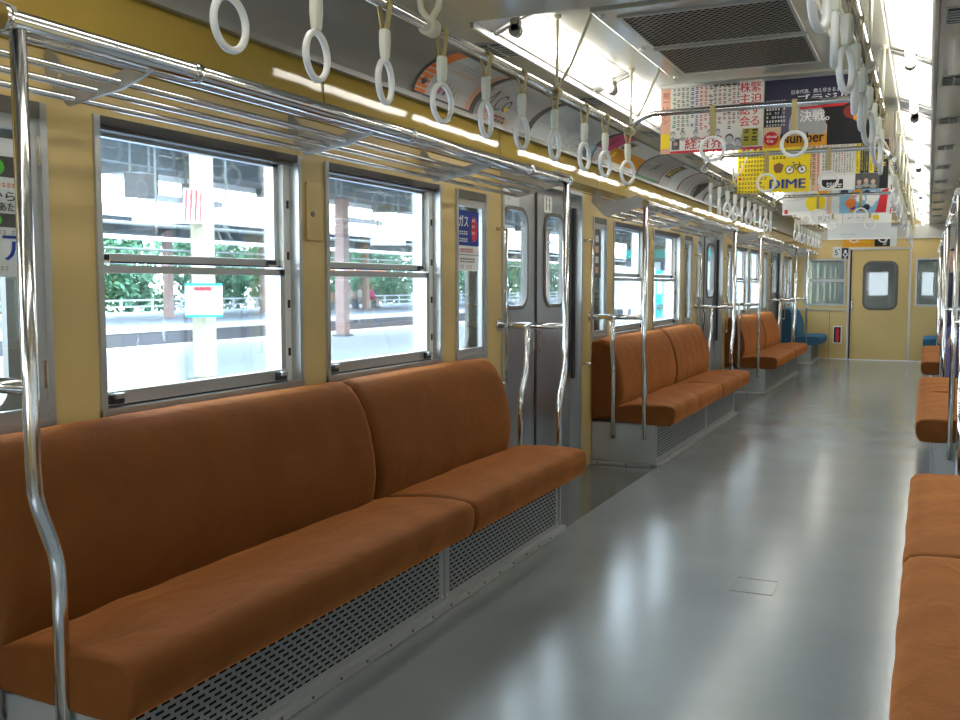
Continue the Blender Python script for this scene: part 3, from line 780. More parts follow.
def lamp(left, y, L, label):
    x = side(-.742, left); sg = 1 if left else -1; z = 2.148
    root = thing('fluorescent_lamp', (x, y+L/2, 2.12), label, 'lamp', 'fluorescent lamps in two rows'); root['_abs'] = 1
    b = MB(); b.tube([(x, y+.035, z), (x, y+L-.035, z)], .0165, M['tube'], 14); b.build('tube', root)
    for e, s in ((y, 1), (y+L, -1)):
        b = MB(); ya, yb = sorted((e, e+s*.034)); b.box(x-.020, x+.020, ya, yb, z-.014, 2.188, M['trimgrey'], .006)
        b.tube([(x, ya, z-.004), (x, yb, z-.004)], .024, M['trimgrey'], 14)
        yc = (ya+yb)/2; b.ring_loft([[(x+sg*q_, yc-.009, 2.176+w_) for q_, w_ in ((-.085,-.036), (.08,.032), (.08,.026), (-.085,-.042))], [(x+sg*q_, yc+.009, 2.176+w_) for q_, w_ in ((-.085,-.036), (.08,.032), (.08,.026), (-.085,-.042))]], M['trimgrey'], False); b.build('lamp_holder', root)
    b = MB(); q = [(-.083, -.036), (-.03, -.010), (.03, .015), (.078, .032)]
    for (a, c), (d, e) in zip(q, q[1:]):
        b.quad([(x+sg*a, y, 2.183+c), (x+sg*a, y+L, 2.183+c), (x+sg*d, y+L, 2.183+e), (x+sg*d, y, 2.183+e)], M['reflector'])
    b.build('reflector', root)
lampY = [-.30, .95]; y = 3.46
for k in range(5):
    lampY += [y, y+1.23]; y += 2.46+.27
for left in (True, False):
    for k, y in enumerate(lampY):
        lamp(left, y, 1.215, 'lit fluorescent tube in the %s ceiling row, %s from the camera' % ('left' if left else 'right', ORD[k]))

def ceiling_vent(left, y, label):
    root = thing('ceiling_vent', (side(-.915, left), y, 2.145), label, 'ceiling vent', 'small louvred vents beside the lamps'); root['_abs'] = 1
    b = MB(); xs = sorted((side(-.975, left), side(-.862, left))); b.box(xs[0], xs[1], y, y+.24, 2.140, 2.152, M['vent'], .003); b.build('frame', root)
    b = MB()
    b.box(xs[0]+.012, xs[1]-.012, y+.015, y+.225, 2.1385, 2.1405, M['ventdark']); b.build('opening', root)
    b = MB()
    for k in range(1, 6):
        yy = y+.015+.035*k; b.box(xs[0]+.01, xs[1]-.01, yy-.005, yy+.005, 2.136, 2.141, M['vent'])
    b.box((xs[0]+xs[1])/2-.004, (xs[0]+xs[1])/2+.004, y+.012, y+.228, 2.1355, 2.141, M['vent'])
    b.build('louvre', root)
for left in (True, False):
    for k in range(10):
        ceiling_vent(left, (3.6 if left else 3.8)+1.21*k, 'louvred air vent in the ceiling outside the %s lamp row, %s from the camera' % ('left' if left else 'right', ORD[k]))

# ------------------------------------------------------------------ posters and notices
def text_polys(s, size, bold=0.):
    c = bpy.data.curves.new('t', 'FONT'); c.body = s; c.size = size; c.align_x = 'LEFT'; c.resolution_u = 3
    o = bpy.data.objects.new('t', c); COL.objects.link(o); bpy.context.view_layer.update()
    e = o.evaluated_get(bpy.context.evaluated_depsgraph_get()); me = e.to_mesh()
    V = [(v.co.x, v.co.y) for v in me.vertices]; F = [tuple(p.vertices) for p in me.polygons]
    e.to_mesh_clear(); bpy.data.objects.remove(o); bpy.data.curves.remove(c)
    return V, F
class Sheet:
    """a printed sheet laid out in (u right, v up), then placed by a map"""
    def __init__(s, place, step=None): s.b = MB(); s.place = place; s.layer = 0; s.step = step
    def lift(s): s.layer += 1; return .0004 + .00025*s.layer
    def rect(s, u0, v0, u1, v1, m, off=None):
        off = s.lift() if off is None else off
        n = 1 if not s.step else max(1, int(math.ceil((v1-v0)/s.step)))
        for k in range(n):
            a, c = lerp(v0, v1, k/n), lerp(v0, v1, (k+1)/n)
            s.b.quad([s.place(u0, a, off), s.place(u1, a, off), s.place(u1, c, off), s.place(u0, c, off)], M[m])
    def poly(s, pts, m):
        off = s.lift(); s.b.quad([s.place(u, v, off) for u, v in pts], M[m])
    def disc(s, u, v, r, m, n=20, rv=None): s.poly([(u+r*math.cos(2*math.pi*k/n), v+(rv or r)*math.sin(2*math.pi*k/n)) for k in range(n)], m)
    def text(s, u, v, t, size, m, bold=0., sx=1., fit=None):
        V, F = text_polys(t, size)
        if not V: return
        if bold > .004:
            n = len(V); k = min(.022, bold)*size; V0, F0 = V, F
            V = [(p[0]-k, p[1]) for p in V0] + [(p[0]+k, p[1]) for p in V0] + [(p[0], p[1]+k*.7) for p in V0]
            F = [tuple(q+n*j for q in f) for j in range(3) for f in F0]
        x0 = min(p[0] for p in V); x1 = max(p[0] for p in V)
        if fit: sx = fit/(x1-x0)
        off = s.lift(); i = s.b.mi(M[m]); n3 = len(V)//3 if bold > .004 else len(V)
        vs = [s.b.bm.verts.new(s.place(u+(p[0]-x0)*sx, v+p[1], off+.00003*(q//n3))) for q, p in enumerate(V)]
        for f in F:
            try: q = s.b.bm.faces.new([vs[k] for k in f]); q.material_index = i
            except ValueError: pass
    def vtext(s, u, v, t, size, m, bold=0.):
        for k, ch in enumerate(t): s.text(u, v-size*(k+1)*1.0, ch, size, m, bold)
    def smallcol(s, u, v0, v1, w, m, rng):
        """one column of print too small to read"""
        off = s.lift(); v = v1
        while v > v0+w:
            h = w*rng.uniform(.7, 1.0)
            for k in range(2):
                a = rng.uniform(.0, .3)*w
                s.b.quad([s.place(u+a, v-h*(.5*k+.12), off), s.place(u+w*rng.uniform(.7,1), v-h*(.5*k+.12), off), s.place(u+w*rng.uniform(.7,1), v-h*(.5*k+.40), off), s.place(u+a, v-h*(.5*k+.40), off)], M[m])
            v -= w*1.12
            if rng.random() < .06: v -= w
    def smallrow(s, u0, u1, v, h, m, rng):
        off = s.lift(); u = u0
        while u < u1-h:
            for k in range(2):
                a = h*rng.uniform(.1, .3)
                s.b.quad([s.place(u, v+h*(.5*k), off), s.place(u+h*rng.uniform(.6,.9), v+h*(.5*k), off), s.place(u+h*rng.uniform(.6,.9), v+h*(.5*k+.3), off), s.place(u+a, v+h*(.5*k+.3), off)], M[m])
            u += h*1.1
            if rng.random() < .08: u += h
    def face(s, u, v, r, tone='p_lgrey'):
        s.disc(u, v-r*1.6, r*1.15, 'p_grey', 14, r*.7); s.disc(u, v+r*.2, r*.84, 'p_dgrey', 16, r*.95); s.disc(u, v-.1*r, r*.72, tone, 16, r*.85)

def hang(x0, y, zt, w, h, label, draw):
    """a paper hanging across the car, facing the camera end"""
    root = thing('hanging_poster', (x0+w/2, y, zt), label, 'poster', 'advertising posters hung across the aisle'); root['_abs'] = 1
    b = MB(); b.box(x0, x0+w, y, y+.0015, zt-h, zt, M['paper']); b.build('sheet', root)
    S = Sheet(lambda u, v, o: (x0+u, y-.0002-o, zt-h+v)); draw(S, w, h); S.b.build('print', root, fix=False)
    b = MB(); b.box(x0-.004, x0+w+.004, y-.006, y+.008, zt-.012, zt+.008, M['alu'], .002)
    for xx in (x0+.06, x0+w-.06): b.tube([(xx, y+.001, zt+.006), (xx, y+.001, 2.205)], .003, M['chrome'], 6)
    b.build('clip_rail', root)
rng = random.Random(3)
def d_keizai(S, w, h):
    S.rect(0, 0, w, h, 'paper'); S.rect(.0, 0, .05, h, 'p_peach'); S.rect(.003, .025, .047, .10, 'p_yellow')
    S.vtext(.012, .31, '脱ーいゾン', .032, 'p_dred')
    S.rect(.05, 0, w, .012, 'p_red'); S.rect(.05, .012, .30, .075, 'p_white'); 
    S.rect(.058, .018, .098, .072, 'p_dgrey'); S.disc(.078, .048, .011, 'p_skin')
    S.text(.125, .022, '経済界', .064, 'p_red', .012)
    S.face(.345, .055, .024); S.face(.385, .04, .018)
    cols = ['p_green','p_dgrey','p_dgrey','p_green','p_blue','p_blue','p_red','p_red','p_black','p_dgrey','p_dred','p_dred','p_dgrey','p_dred','p_black','p_dred']
    for k, c in enumerate(cols):
        u = .060 + .0228*k; S.smallcol(u, .105 if k < 9 else .10+.02*(k % 3), h-.014, .0175 if k % 4 else .020, c, rng)
    for k in range(5): S.rect(.265+.030*k, h-.020, .288+.030*k, h-.013, 'p_black')
    for u in (.065, .115, .18, .25, .29): S.face(u, .092, .014)
    S.rect(.392, .10, .50, h-.004, 'paper'); S.vtext(.447, h-.004, '緊迫する', .054, 'p_red', .012); S.vtext(.394, h-.004, '株主総会', .054, 'p_red', .012)
    S.rect(.41, .016, .485, .10, 'p_olive'); S.smallcol(.452, .02, .098, .03, 'p_black', rng); S.smallcol(.416, .02, .098, .03, 'p_black', rng)
def d_number(S, w, h):
    S.rect(0, 0, w, h, 'p_black'); S.rect(0, h*.62, w, h, 'p_navy'); S.rect(.0, 0, .29, .10, 'p_tan'); S.rect(.08, .06, .27, .22, 'p_haze')
    S.disc(.20, .10, .085, 'p_grey', 24, .11); S.rect(.0, 0, .29, .055, 'p_amber')
    S.disc(.41, .15, .05, 'p_dred', 20, .035); S.disc(.44, .12, .035, 'p_amber', 20, .02); 
    S.text(.125, h-.085, '日本代表、燃え尽きるまで。', .022, 'p_white', .005, fit=.25)
    S.text(.155, h-.125, 'ブラジル', .04, 'p_white', .03, fit=.24)
    S.poly([(.16, h-.150), (.39, h-.142), (.36, h-.155), (.17, h-.160)], 'p_red')
    S.text(.165, h-.215, '決戦。', .058, 'p_white', .015)
    for k in range(7): S.smallrow(.01, .11, h-.118-.019*k, .012, 'p_white' if k % 3 else 'p_lgrey', rng)
    S.disc(.035, .045, .034, 'p_red'); S.text(.012, .048, 'World', .018, 'p_white', .02); S.text(.016, .028, 'Cup', .018, 'p_white', .02)
    S.text(.078, .018, 'Number', .070, 'p_black', .015, fit=.20)
def d_dime(S, w, h):
    S.rect(0, 0, w, h, 'p_yellow')
    S.smallrow(.03, .21, h-.05, .036, 'p_blue', rng)
    for k in range(9): S.smallrow(.012, .215, h-.085-.031*k, .019 if k not in (5,) else .023, 'p_black' if k not in (5, 7) else 'p_brown', rng)
    S.disc(.02, .105, .010, 'p_red')
    S.smallrow(.245, .345, h-.1, .022, 'p_black', rng)
    S.poly([(.255, .195), (.295, .21), (.325, .19), (.31, .14), (.27, .135), (.255, .16)], 'p_brown')
    for u in (.365, .45):
        S.disc(u, .155, .030, 'p_black'); S.disc(u, .155, .025, 'p_white'); S.disc(u, .155, .008, 'p_dgrey')
    for p, q in (((.365,.155),(.395,.19)), ((.395,.19),(.435,.19)), ((.435,.19),(.45,.155)), ((.395,.19),(.41,.155)), ((.41,.155),(.435,.19)), ((.435,.19),(.43,.21)), ((.38,.205),(.40,.205))):
        dx, dy = q[0]-p[0], q[1]-p[1]; L = math.hypot(dx, dy); nx, ny = -dy/L*.003, dx/L*.003
        S.poly([(p[0]+nx, p[1]+ny), (q[0]+nx, q[1]+ny), (q[0]-nx, q[1]-ny), (p[0]-nx, p[1]-ny)], 'p_dgrey')
    S.text(.228, .025, 'DIME', .095, 'p_blue', .022, fit=.25)
def d_ssc(S, w, h):
    S.rect(0, 0, w, h, 'paper'); S.rect(0, 0, .035, h, 'p_tan'); S.rect(.038, 0, .058, h, 'p_peach')
    S.smallcol(.005, .02, h-.02, .025, 'p_dred', rng); S.smallcol(.04, .02, h-.02, .015, 'p_red', rng)
    S.rect(.07, .0, .29, .10, 'p_white'); S.rect(.075, .012, .215, .075, 'p_black'); S.text(.105, .022, 'SSC', .045, 'p_white', .02); S.smallrow(.18, .212, .02, .03, 'p_white', rng)
    for k, c in enumerate(['p_black','p_black','p_red','p_dgrey','p_dgrey','p_black','p_dgrey','p_red','p_black','p_dgrey','p_black','p_olive']):
        S.smallcol(.072+.018*k, .11, h-.01, .0125 if k > 1 else .017, c, rng)
    for k in range(5):
        S.rect(.295+.03*k, .11, .318+.03*k, h-.01, 'p_yellow' if k in (0, 3) else 'p_black'); S.smallcol(.299+.03*k, .11, h-.012, .013, 'p_black' if k in (0, 3) else 'p_yellow', rng)
    S.rect(.45, 0, w, h, 'p_black'); S.smallcol(.455, .12, h-.02, .04, 'p_yellow', rng)
    S.rect(.295, 0, .45, .108, 'p_dgrey')
    for k in range(3): S.face(.32+.045*k, .05+.008*(k % 2), .020, 'p_skin')
def d_pastel(S, w, h):
    S.rect(0, 0, w, h, 'p_pale'); S.disc(.30, .11, .09, 'p_yellow'); S.disc(.38, .24, .07, 'p_amber'); S.disc(.16, .2, .07, 'p_lgrey'); S.rect(0, 0, w, .03, 'p_white')
    S.rect(.02, .01, .05, .05, 'p_red'); S.rect(.40, 0, .44, h, 'p_tan'); S.rect(.44, 0, w, h, 'p_pale')
    for k in range(6): S.smallrow(.03, .14, .27-.028*k, .014, 'p_grey', rng)
def d_blue(S, w, h):
    S.rect(0, 0, w, h, 'p_sky')
    for k in range(16): S.disc(rng.uniform(.03, .33), rng.uniform(.02, .33), rng.uniform(.02, .055), rng.choice(['p_blue','p_navy','p_white','p_amber','p_sky','p_orange']))
    S.rect(.35, 0, w, h, 'p_pale'); S.poly([(.31,.0), (.36,.2), (.42,.22), (.40,.0)], 'p_red'); S.disc(.37, .26, .035, 'p_brown'); S.disc(.37, .245, .024, 'p_skin')
    S.vtext(.435, .27, '199円', .07, 'p_red', .03)
def d_r25(S, w, h):
    S.rect(0, 0, w, h, 'p_white'); S.rect(0, .11, w, h, 'p_lgrey'); S.text(.24, .028, 'R25', .085, 'p_grey', .015); S.text(.40, .028, 'x', .06, 'p_grey', .02)
    S.disc(.11, .05, .04, 'p_lgrey')
    for k in range(4): S.smallrow(.05, .45, .30-.045*k, .02, 'p_grey', rng)
def d_r25b(S, w, h):
    S.rect(0, 0, w, h, 'p_white'); S.rect(.30, .03, .36, .08, 'p_yellow'); S.rect(0, .11, w, h, 'p_lgrey')
    for k in range(4): S.smallrow(.05, .45, .30-.045*k, .02, 'p_grey', rng)
    S.smallrow(.05, .26, .05, .02, 'p_grey', rng)
def d_pale(S, w, h):
    S.rect(0, 0, w, h, 'p_pale'); S.rect(0, h-.03, w, h, 'p_grey'); S.smallrow(.15, .35, .06, .02, 'p_grey', rng); S.rect(0, 0, w, .02, 'p_white')
def d_amber(S, w, h):
    S.rect(0, 0, w, h, 'p_amber'); S.smallrow(.15, .4, .06, .03, 'p_yellow', rng); S.smallrow(.1, .45, .2, .03, 'p_brown', rng)
def d_black(S, w, h):
    S.rect(0, 0, w, h, 'p_pale'); S.rect(0, 0, .21, h, 'p_black'); S.poly([(.11,.02), (.17,.16), (.19,.16), (.16,.02)], 'p_grey')
PW, PH = .505, .335
hang(-.578, 5.0, 2.198, PW, PH, 'white hanging poster full of small columns with big red characters, nearest on the left', d_keizai)
hang(-.068, 5.0, 2.198, PW, PH, 'black hanging poster with white characters beside the white one, nearest on the right', d_number)
hang(-.605, 7.35, 2.198, PW, PH, 'bright yellow hanging poster with a bicycle, second pair from the camera', d_dime)
hang(-.095, 7.35, 2.198, PW, PH, 'busy magazine poster with a black and white block, right of the yellow one', d_ssc)
hang(-.60, 9.75, 2.198, PW, PH, 'pale hanging poster with yellow and orange spots, below the yellow one', d_pastel)
hang(-.09, 9.75, 2.198, PW, PH, 'colourful blue and red hanging poster, third pair from the camera', d_blue)
hang(-.665, 11.3, 2.198, .485, PH, 'white hanging poster with large grey letters and a number', d_r25)
hang(-.175, 11.3, 2.198, .485, PH, 'white hanging poster with a small yellow square, fourth pair', d_r25b)
hang(-.53, 13.6, 2.03, .76, .24, 'long pale blue-grey hanging sheet near the far end of the car', d_pale)
hang(-.485, 15.5, 2.05, .43, .285, 'amber hanging poster just before the end door', d_amber)
hang(-.05, 15.5, 2.05, .30, .285, 'black and pale hanging poster right of the amber one', d_black)

# cove adverts: curved sheets held in the cove
def cove_pt(left, t, off):
    a = R(4 + 80*t); nx, nz = -math.cos(a)/.24, math.sin(a)/.165; L = math.hypot(nx, nz)
    x = -1.30 + .24*(1-math.cos(a)); z = 1.985 + .165*math.sin(a)
    return x - nx/L*(.004+off)*1.0, z - nz/L*(.004+off)
def cove_ad(y0, w, label, draw, back='paper'):
    H = .30; root = thing('cove_poster', (-1.25, y0+w/2, 2.05), label, 'poster', 'curved adverts above the left luggage rack'); root['_abs'] = 1
    def place(u, v, o):
        x, z = cove_pt(True, v/H, o); return (x, y0+u, z)
    S = Sheet(place, .03); S.rect(0, 0, w, H, back, 0.); sheet = S.b.build('sheet', root, fix=False)
    S = Sheet(place, .03); draw(S, w, H); S.b.build('print', root, fix=False)
    S = Sheet(place, .03)
    for a in (-.006, w-.002): S.rect(a, 0, a+.008, H, 'p_dgrey', .003)
    S.rect(0, -.004, w, .008, 'trimgrey', .004); S.b.build('holder', root, fix=False)
def a_orange(S, w, h):
    S.rect(0, 0, w, h, 'p_lgrey'); S.rect(0, .02, .10, h, 'p_orange'); S.rect(w-.05, .02, w, h, 'p_peach'); S.rect(0, 0, w, .022, 'p_dgrey'); S.smallrow(.02, .16, .005, .012, 'p_white', rng)
    S.disc(.055, .09, .022, 'p_dgrey'); S.disc(.055, .10, .012, 'p_orange'); S.rect(.10, h-.05, .25, h, 'p_pale')
    for k in range(8): S.disc(.16+.034*k, .19, .010, 'p_tan')
    for k, m in enumerate(('p_navy','p_pink','p_navy','p_olive','p_olive','p_tan')): S.poly([(.15+.045*k, .05), (.165+.045*k, .05), (.162+.045*k, .15-.008*k), (.156+.045*k, .165-.008*k)], m)
    for k in range(2): S.smallrow(.2, .44, .24-.02*k, .011, 'p_grey', rng)
def curve(S, pts, wd, m):
    for p, q in zip(pts, pts[1:]):
        dx, dy = q[0]-p[0], q[1]-p[1]; L = math.hypot(dx, dy) or 1; nx, ny = -dy/L*wd, dx/L*wd
        S.poly([(p[0]+nx, p[1]+ny), (q[0]+nx, q[1]+ny), (q[0]-nx, q[1]-ny), (p[0]-nx, p[1]-ny)], m)
def a_ca(S, w, h):
    S.rect(0, 0, w, h, 'p_lgrey'); S.rect(0, 0, .18, .07, 'p_peach'); S.rect(0, .02, .04, .2, 'p_grey')
    curve(S, [(.06,.08), (.10,.20), (.12,.08), (.13,.12)], .004, 'p_black')
    curve(S, [(.215+.035*math.cos(R(40+28*k)), .135+.05*math.sin(R(40+28*k))) for k in range(11)], .004, 'p_black')
    curve(S, [(.295+.028*math.cos(R(30+30*k)), .13+.035*math.sin(R(30+30*k))) for k in range(13)], .004, 'p_black')
    S.text(.22, .215, 'オリジナル', .028, 'p_black', .01)
    S.poly([(.28,.125), (.33,.125), (.30,.075)], 'p_yellow')
    for k, m in enumerate(('p_dred','p_brown','p_dgrey','p_tan')): S.rect(.22+.045*k, .015, .26+.045*k, .06, m); S.disc(.24+.045*k, .04, .012, 'p_skin')
def a_map(S, w, h):
    S.rect(0, 0, w, h, 'p_pale'); r = random.Random(12)
    for k in range(26):
        u, v = r.uniform(.03, w-.05), r.uniform(.04, h-.03); P_ = [(u, v)]
        for j in range(3): u += r.uniform(-.09, .09); v += r.uniform(-.05, .05); P_.append((min(w-.02, max(.02, u)), min(h-.02, max(.02, v))))
        curve(S, P_, .0016, r.choice(['p_grey','p_sky','p_dgrey','p_grey']))
    S.rect(w-.12, .01, w-.01, .13, 'p_sky'); S.rect(w-.115, .015, w-.05, .12, 'p_pale')
def a_pink(S, w, h):
    S.rect(0, 0, w, h, 'p_white'); S.rect(0, .12, .30, h, 'p_pink'); S.rect(.26, .05, w, .17, 'p_amber'); S.rect(.30, .17, w, h, 'p_pale'); S.disc(.36, .11, .03, 'p_yellow'); S.rect(.34, .18, .48, .26, 'p_brown')
    curve(S, [(.05,.14), (.10,.25), (.16,.15), (.12,.20)], .006, 'p_dred')
    for k in range(4): S.smallrow(.02, .25, .09-.024*k, .016, 'p_grey', rng)
    for k in range(3): S.smallrow(.32, .5, .26-.03*k, .016, 'p_dgrey', rng)
def a_grey(S, w, h):
    S.rect(0, 0, w, h, 'p_grey'); S.rect(0, 0, w, .03, 'p_green'); curve(S, [(.25,.1), (.28,.2), (.32,.12), (.35,.22)], .008, 'p_dgrey'); curve(S, [(.08,.16), (.3,.19)], .005, 'p_lgrey')
def a_gold(S, w, h):
    S.rect(0, 0, w, h, 'p_lgrey'); S.rect(.05, .10, .24, .27, 'p_dgrey'); S.rect(.08, .12, .18, .24, 'p_olive'); S.disc(.12, .14, .02, 'p_yellow'); S.smallrow(.04, .16, .04, .02, 'p_grey', rng); S.rect(.30, 0, w, h, 'p_pale')
def a_red(S, w, h):
    S.rect(0, 0, w, h, 'p_lgrey'); S.rect(0, .03, .035, h, 'p_red'); S.rect(.035, 0, .05, h, 'p_white')
    for k in range(6): S.smallrow(.08, .26, .22-.03*k, .016, 'p_grey', rng)
    curve(S, [(.30,.02), (.34,.16), (.36,.28)], .004, 'p_black')
def a_dark(S, w, h):
    S.rect(0, 0, w, h, 'p_lgrey'); S.poly([(.05,.02), (.02,.16), (.10,.27), (.2,.24), (.22,.1), (.14,.0)], 'p_dgrey'); S.disc(.14, .15, .05, 'p_grey'); S.rect(.3, 0, .36, h, 'p_pale')
ads = [(3.69, .54, 'curved advert with an orange edge and small bottles, nearest the camera', a_orange), (4.27, .66, 'curved grey advert with large handwritten black loops', a_ca), (4.99, 1.02, 'curved pale railway map above the nearest doors', a_map),
       (6.07, 1.02, 'curved advert with a bright pink block and an amber one', a_pink), (7.13, .62, 'curved plain grey advert with a green lower strip', a_grey), (7.77, .60, 'curved advert with a dark panel holding a gold picture', a_gold),
       (8.40, .5, 'curved pale advert with a red left edge', a_red), (8.93, .5, 'curved advert with a large dark grey shape', a_dark), (9.5, .6, 'curved pale map advert beyond the middle straps', a_map), (10.2, .6, 'curved grey advert over the second pair of doors', a_grey),
       (10.9, .6, 'curved advert with loops, far down the left cove', a_ca), (11.6, .6, 'curved pale advert with a dark shape, last but one', a_dark), (12.3, .6, 'curved grey advert, farthest on the left cove', a_grey)]
for a in ads: cove_ad(*a)

# notices on doors and windows (left side)
def notice(y0, z0, w, h, d, label, draw, name='notice_sticker', cat='sticker'):
    """d metres out from the inner wall face; reads from inside the car"""
    x = XL-d; S = Sheet(lambda u, v, o: (x+.0012+o, y0+u, z0+v)); draw(S, w, h)
    root = thing(name, (x, y0+w/2, z0), label, cat); root['_abs'] = 1
    b = MB(); b.box(x+.0002, x+.0012, y0, y0+w, z0, z0+h, M['p_white']); b.build('sheet', root); S.b.build('print', root, fix=False)
def n_line(S, w, h):
    S.rect(0, 0, w, h, 'p_pale'); S.poly([(.02, h*.62), (.04, h*.78), (.05, h*.6)], 'p_dgrey'); S.smallrow(.05, w*.48, h*.6, .018, 'p_grey', rng); S.smallrow(w*.5, w-.02, h*.6, .018, 'p_yellow', rng); S.smallrow(.08, .14, h*.3, .012, 'p_grey', rng)
def n_hand(S, w, h):
    S.rect(0, 0, w, h, 'p_white')
    for u in (.03, w-.045): S.rect(u, h*.15, u+.014, h*.6, 'p_dgrey'); S.disc(u+.007, h*.72, .010, 'p_dgrey')
    S.rect(w*.42, h*.35, w*.58, h*.42, 'p_grey')
def n_sky(S, w, h): S.rect(0, 0, w, h, 'p_sky'); S.rect(.01, .01, w-.01, h*.3, 'p_pale')
for i, (d, nm) in enumerate(((DOORS[1], 'nearest'), (DOORS[2], 'second'))):
    notice(d-.52, 1.638, .26, .095, .06, 'wide pale notice at the top of the near leaf of the %s left doors' % nm, n_line)
    notice(d+.13, 1.635, .13, .105, .06, 'small white pictogram notice on the far leaf of the %s left doors' % nm, n_hand if i == 0 else n_sky)
def n_blue(S, w, h):
    S.rect(0, 0, w, h, 'p_white'); S.rect(0, h*.42, w, h, 'p_blue'); S.text(.008, h*.74, 'ガス', .062, 'p_white', .02, fit=.105)
    S.disc(w-.055, h*.70, .036, 'p_red', 20, h*.21)
    for k in range(3): S.smallrow(w-.08, w-.03, h*.62+.03*k, .016, 'p_white', rng)
    for k in range(2): S.smallrow(.01, .12, h*.48+.035*k, .022, 'p_white', rng)
    S.smallrow(.02, .17, h*.31, .022, 'p_red', rng); S.rect(0, h*.26, w, h*.275, 'p_grey')
    S.smallrow(.015, .19, h*.14, .026, 'p_dgrey', rng); S.smallrow(.015, .17, h*.04, .022, 'p_grey', rng)
sb = SMALL[1]
notice(sb[0]+.045, 1.27, .235, .29, .009, 'blue and white sticker with a red oval on the narrow window beside the doors', n_blue)
def n_ria(S, w, h):
    S.rect(0, 0, w, h, 'p_pale'); S.rect(0, h*.72, w, h*.87, 'p_dgrey'); S.disc(w*.55, h*.79, .035, 'p_lime', 16, .024); S.rect(0, h*.36, w, h*.46, 'p_dgrey'); S.disc(w*.52, h*.41, .03, 'p_lime', 16, .016)
    S.smallrow(.02, w-.01, h*.65, .012, 'p_orange', rng); S.text(.03, h*.555, '毎日からビ', .026, 'p_black', .02, fit=.2); S.text(.09, h*.48, '夕方あた', .024, 'p_black', .02)
    S.smallrow(.04, w-.01, h*.31, .012, 'p_grey', rng); S.text(w-.155, h*.13, 'リア', .078, 'p_blue', .025, fit=.145); S.smallrow(.03, w-.06, h*.05, .012, 'p_grey', rng)
sa = SMALL[0]
notice(sa[0]+.035, 1.22, .225, .335, .009, 'white and green sticker with blue characters at the left edge, behind the nearest pole', n_ria)
def n_dark(S, w, h):
    S.rect(0, 0, w, h, 'p_dgrey')
    for k in range(4): S.rect(.04, .03+.07*k, .11, .075+.07*k, 'p_pale' if k % 2 else 'p_tan')
sc_ = SMALL[2]
notice(sc_[0]+.045, 1.25, .16, .31, .009, 'dark sticker with four pale squares on the narrow window past the nearest doors', n_dark)
def n_or(S, w, h): S.rect(0, 0, w, h, 'p_brown'); S.rect(.02, .02, w-.02, h*.6, 'p_orange')
notice(SMALL[4][0]+.045, 1.36, .17, .2, .009, 'orange and brown sticker on the narrow window past the second doors', n_or)

# fittings on the walls
def coin_plate(y, label):
    root = thing('cover_plate', (XL, y, 1.5), label, 'cover plate'); root['_abs'] = 1
    b = MB(); b.box(XL, XL+.014, y-.048, y+.048, 1.36, 1.57, M['cream'], .006); b.build('plate', root)
    b = MB(); b.tube([(XL+.013, y-.02, 1.455), (XL+.018, y-.02, 1.455)], .010, M['gasket'], 10); b.build('keyhole', root)
for i, d in enumerate(DOORS[:3]): coin_plate(d+2.3675, 'cream keyhole cover plate between the two windows over the %s left bench' % ['nearest', 'second', 'third'][i])

def far_sign(x0, x1, z0, z1, label, draw, back):
    root = thing('wall_sign', ((x0+x1)/2, Y1, z0), label, 'sign'); root['_abs'] = 1
    b = MB(); b.box(x0, x1, Y1-.008, Y1-.0005, z0, z1, M[back]); b.build('plate', root)
    S = Sheet(lambda u, v, o: (x0+u, Y1-.0082-o, z0+v)); draw(S, x1-x0, z1-z0); S.b.build('print', root, fix=False)
def f_priority(S, w, h):
    S.rect(.0, .0, w, h, 'p_navy'); S.disc(w/2, h*.72, .018, 'p_white'); S.disc(w/2, h*.42, .035, 'p_white'); S.disc(w/2, h*.42, .022, 'p_navy'); S.rect(w*.3, h*.08, w*.7, h*.14, 'p_white')
def f_5(S, w, h): S.rect(0, 0, w, h, 'p_pale'); S.text(.025, h*.2, '5', h*.75, 'p_dgrey', .02); S.disc(w-.03, h*.75, .012, 'p_dgrey')
far_sign(-.60, -.49, 1.62, 1.80, 'dark square sign with a white symbol beside the end door', f_priority, 'p_navy')
far_sign(-.735, -.61, 1.65, 1.82, 'pale plate with a number left of the dark sign', f_5, 'p_pale')
root = thing('fire_extinguisher_box', (-.62, Y1, .27), 'small white framed box with a red and black opening low on the end wall', 'box'); root['_abs'] = 1
b = MB(); b.box(-.70, -.565, Y1-.02, Y1-.0005, .26, .54, M['p_white'], .004); b.build('frame', root)
b = MB(); b.box(-.685, -.58, Y1-.023, Y1-.0195, .275, .525, M['p_black']); b.build('opening', root)
b = MB(); b.box(-.655, -.61, Y1-.026, Y1-.0225, .29, .50, M['p_red']); b.build('label_strip', root)
root = None

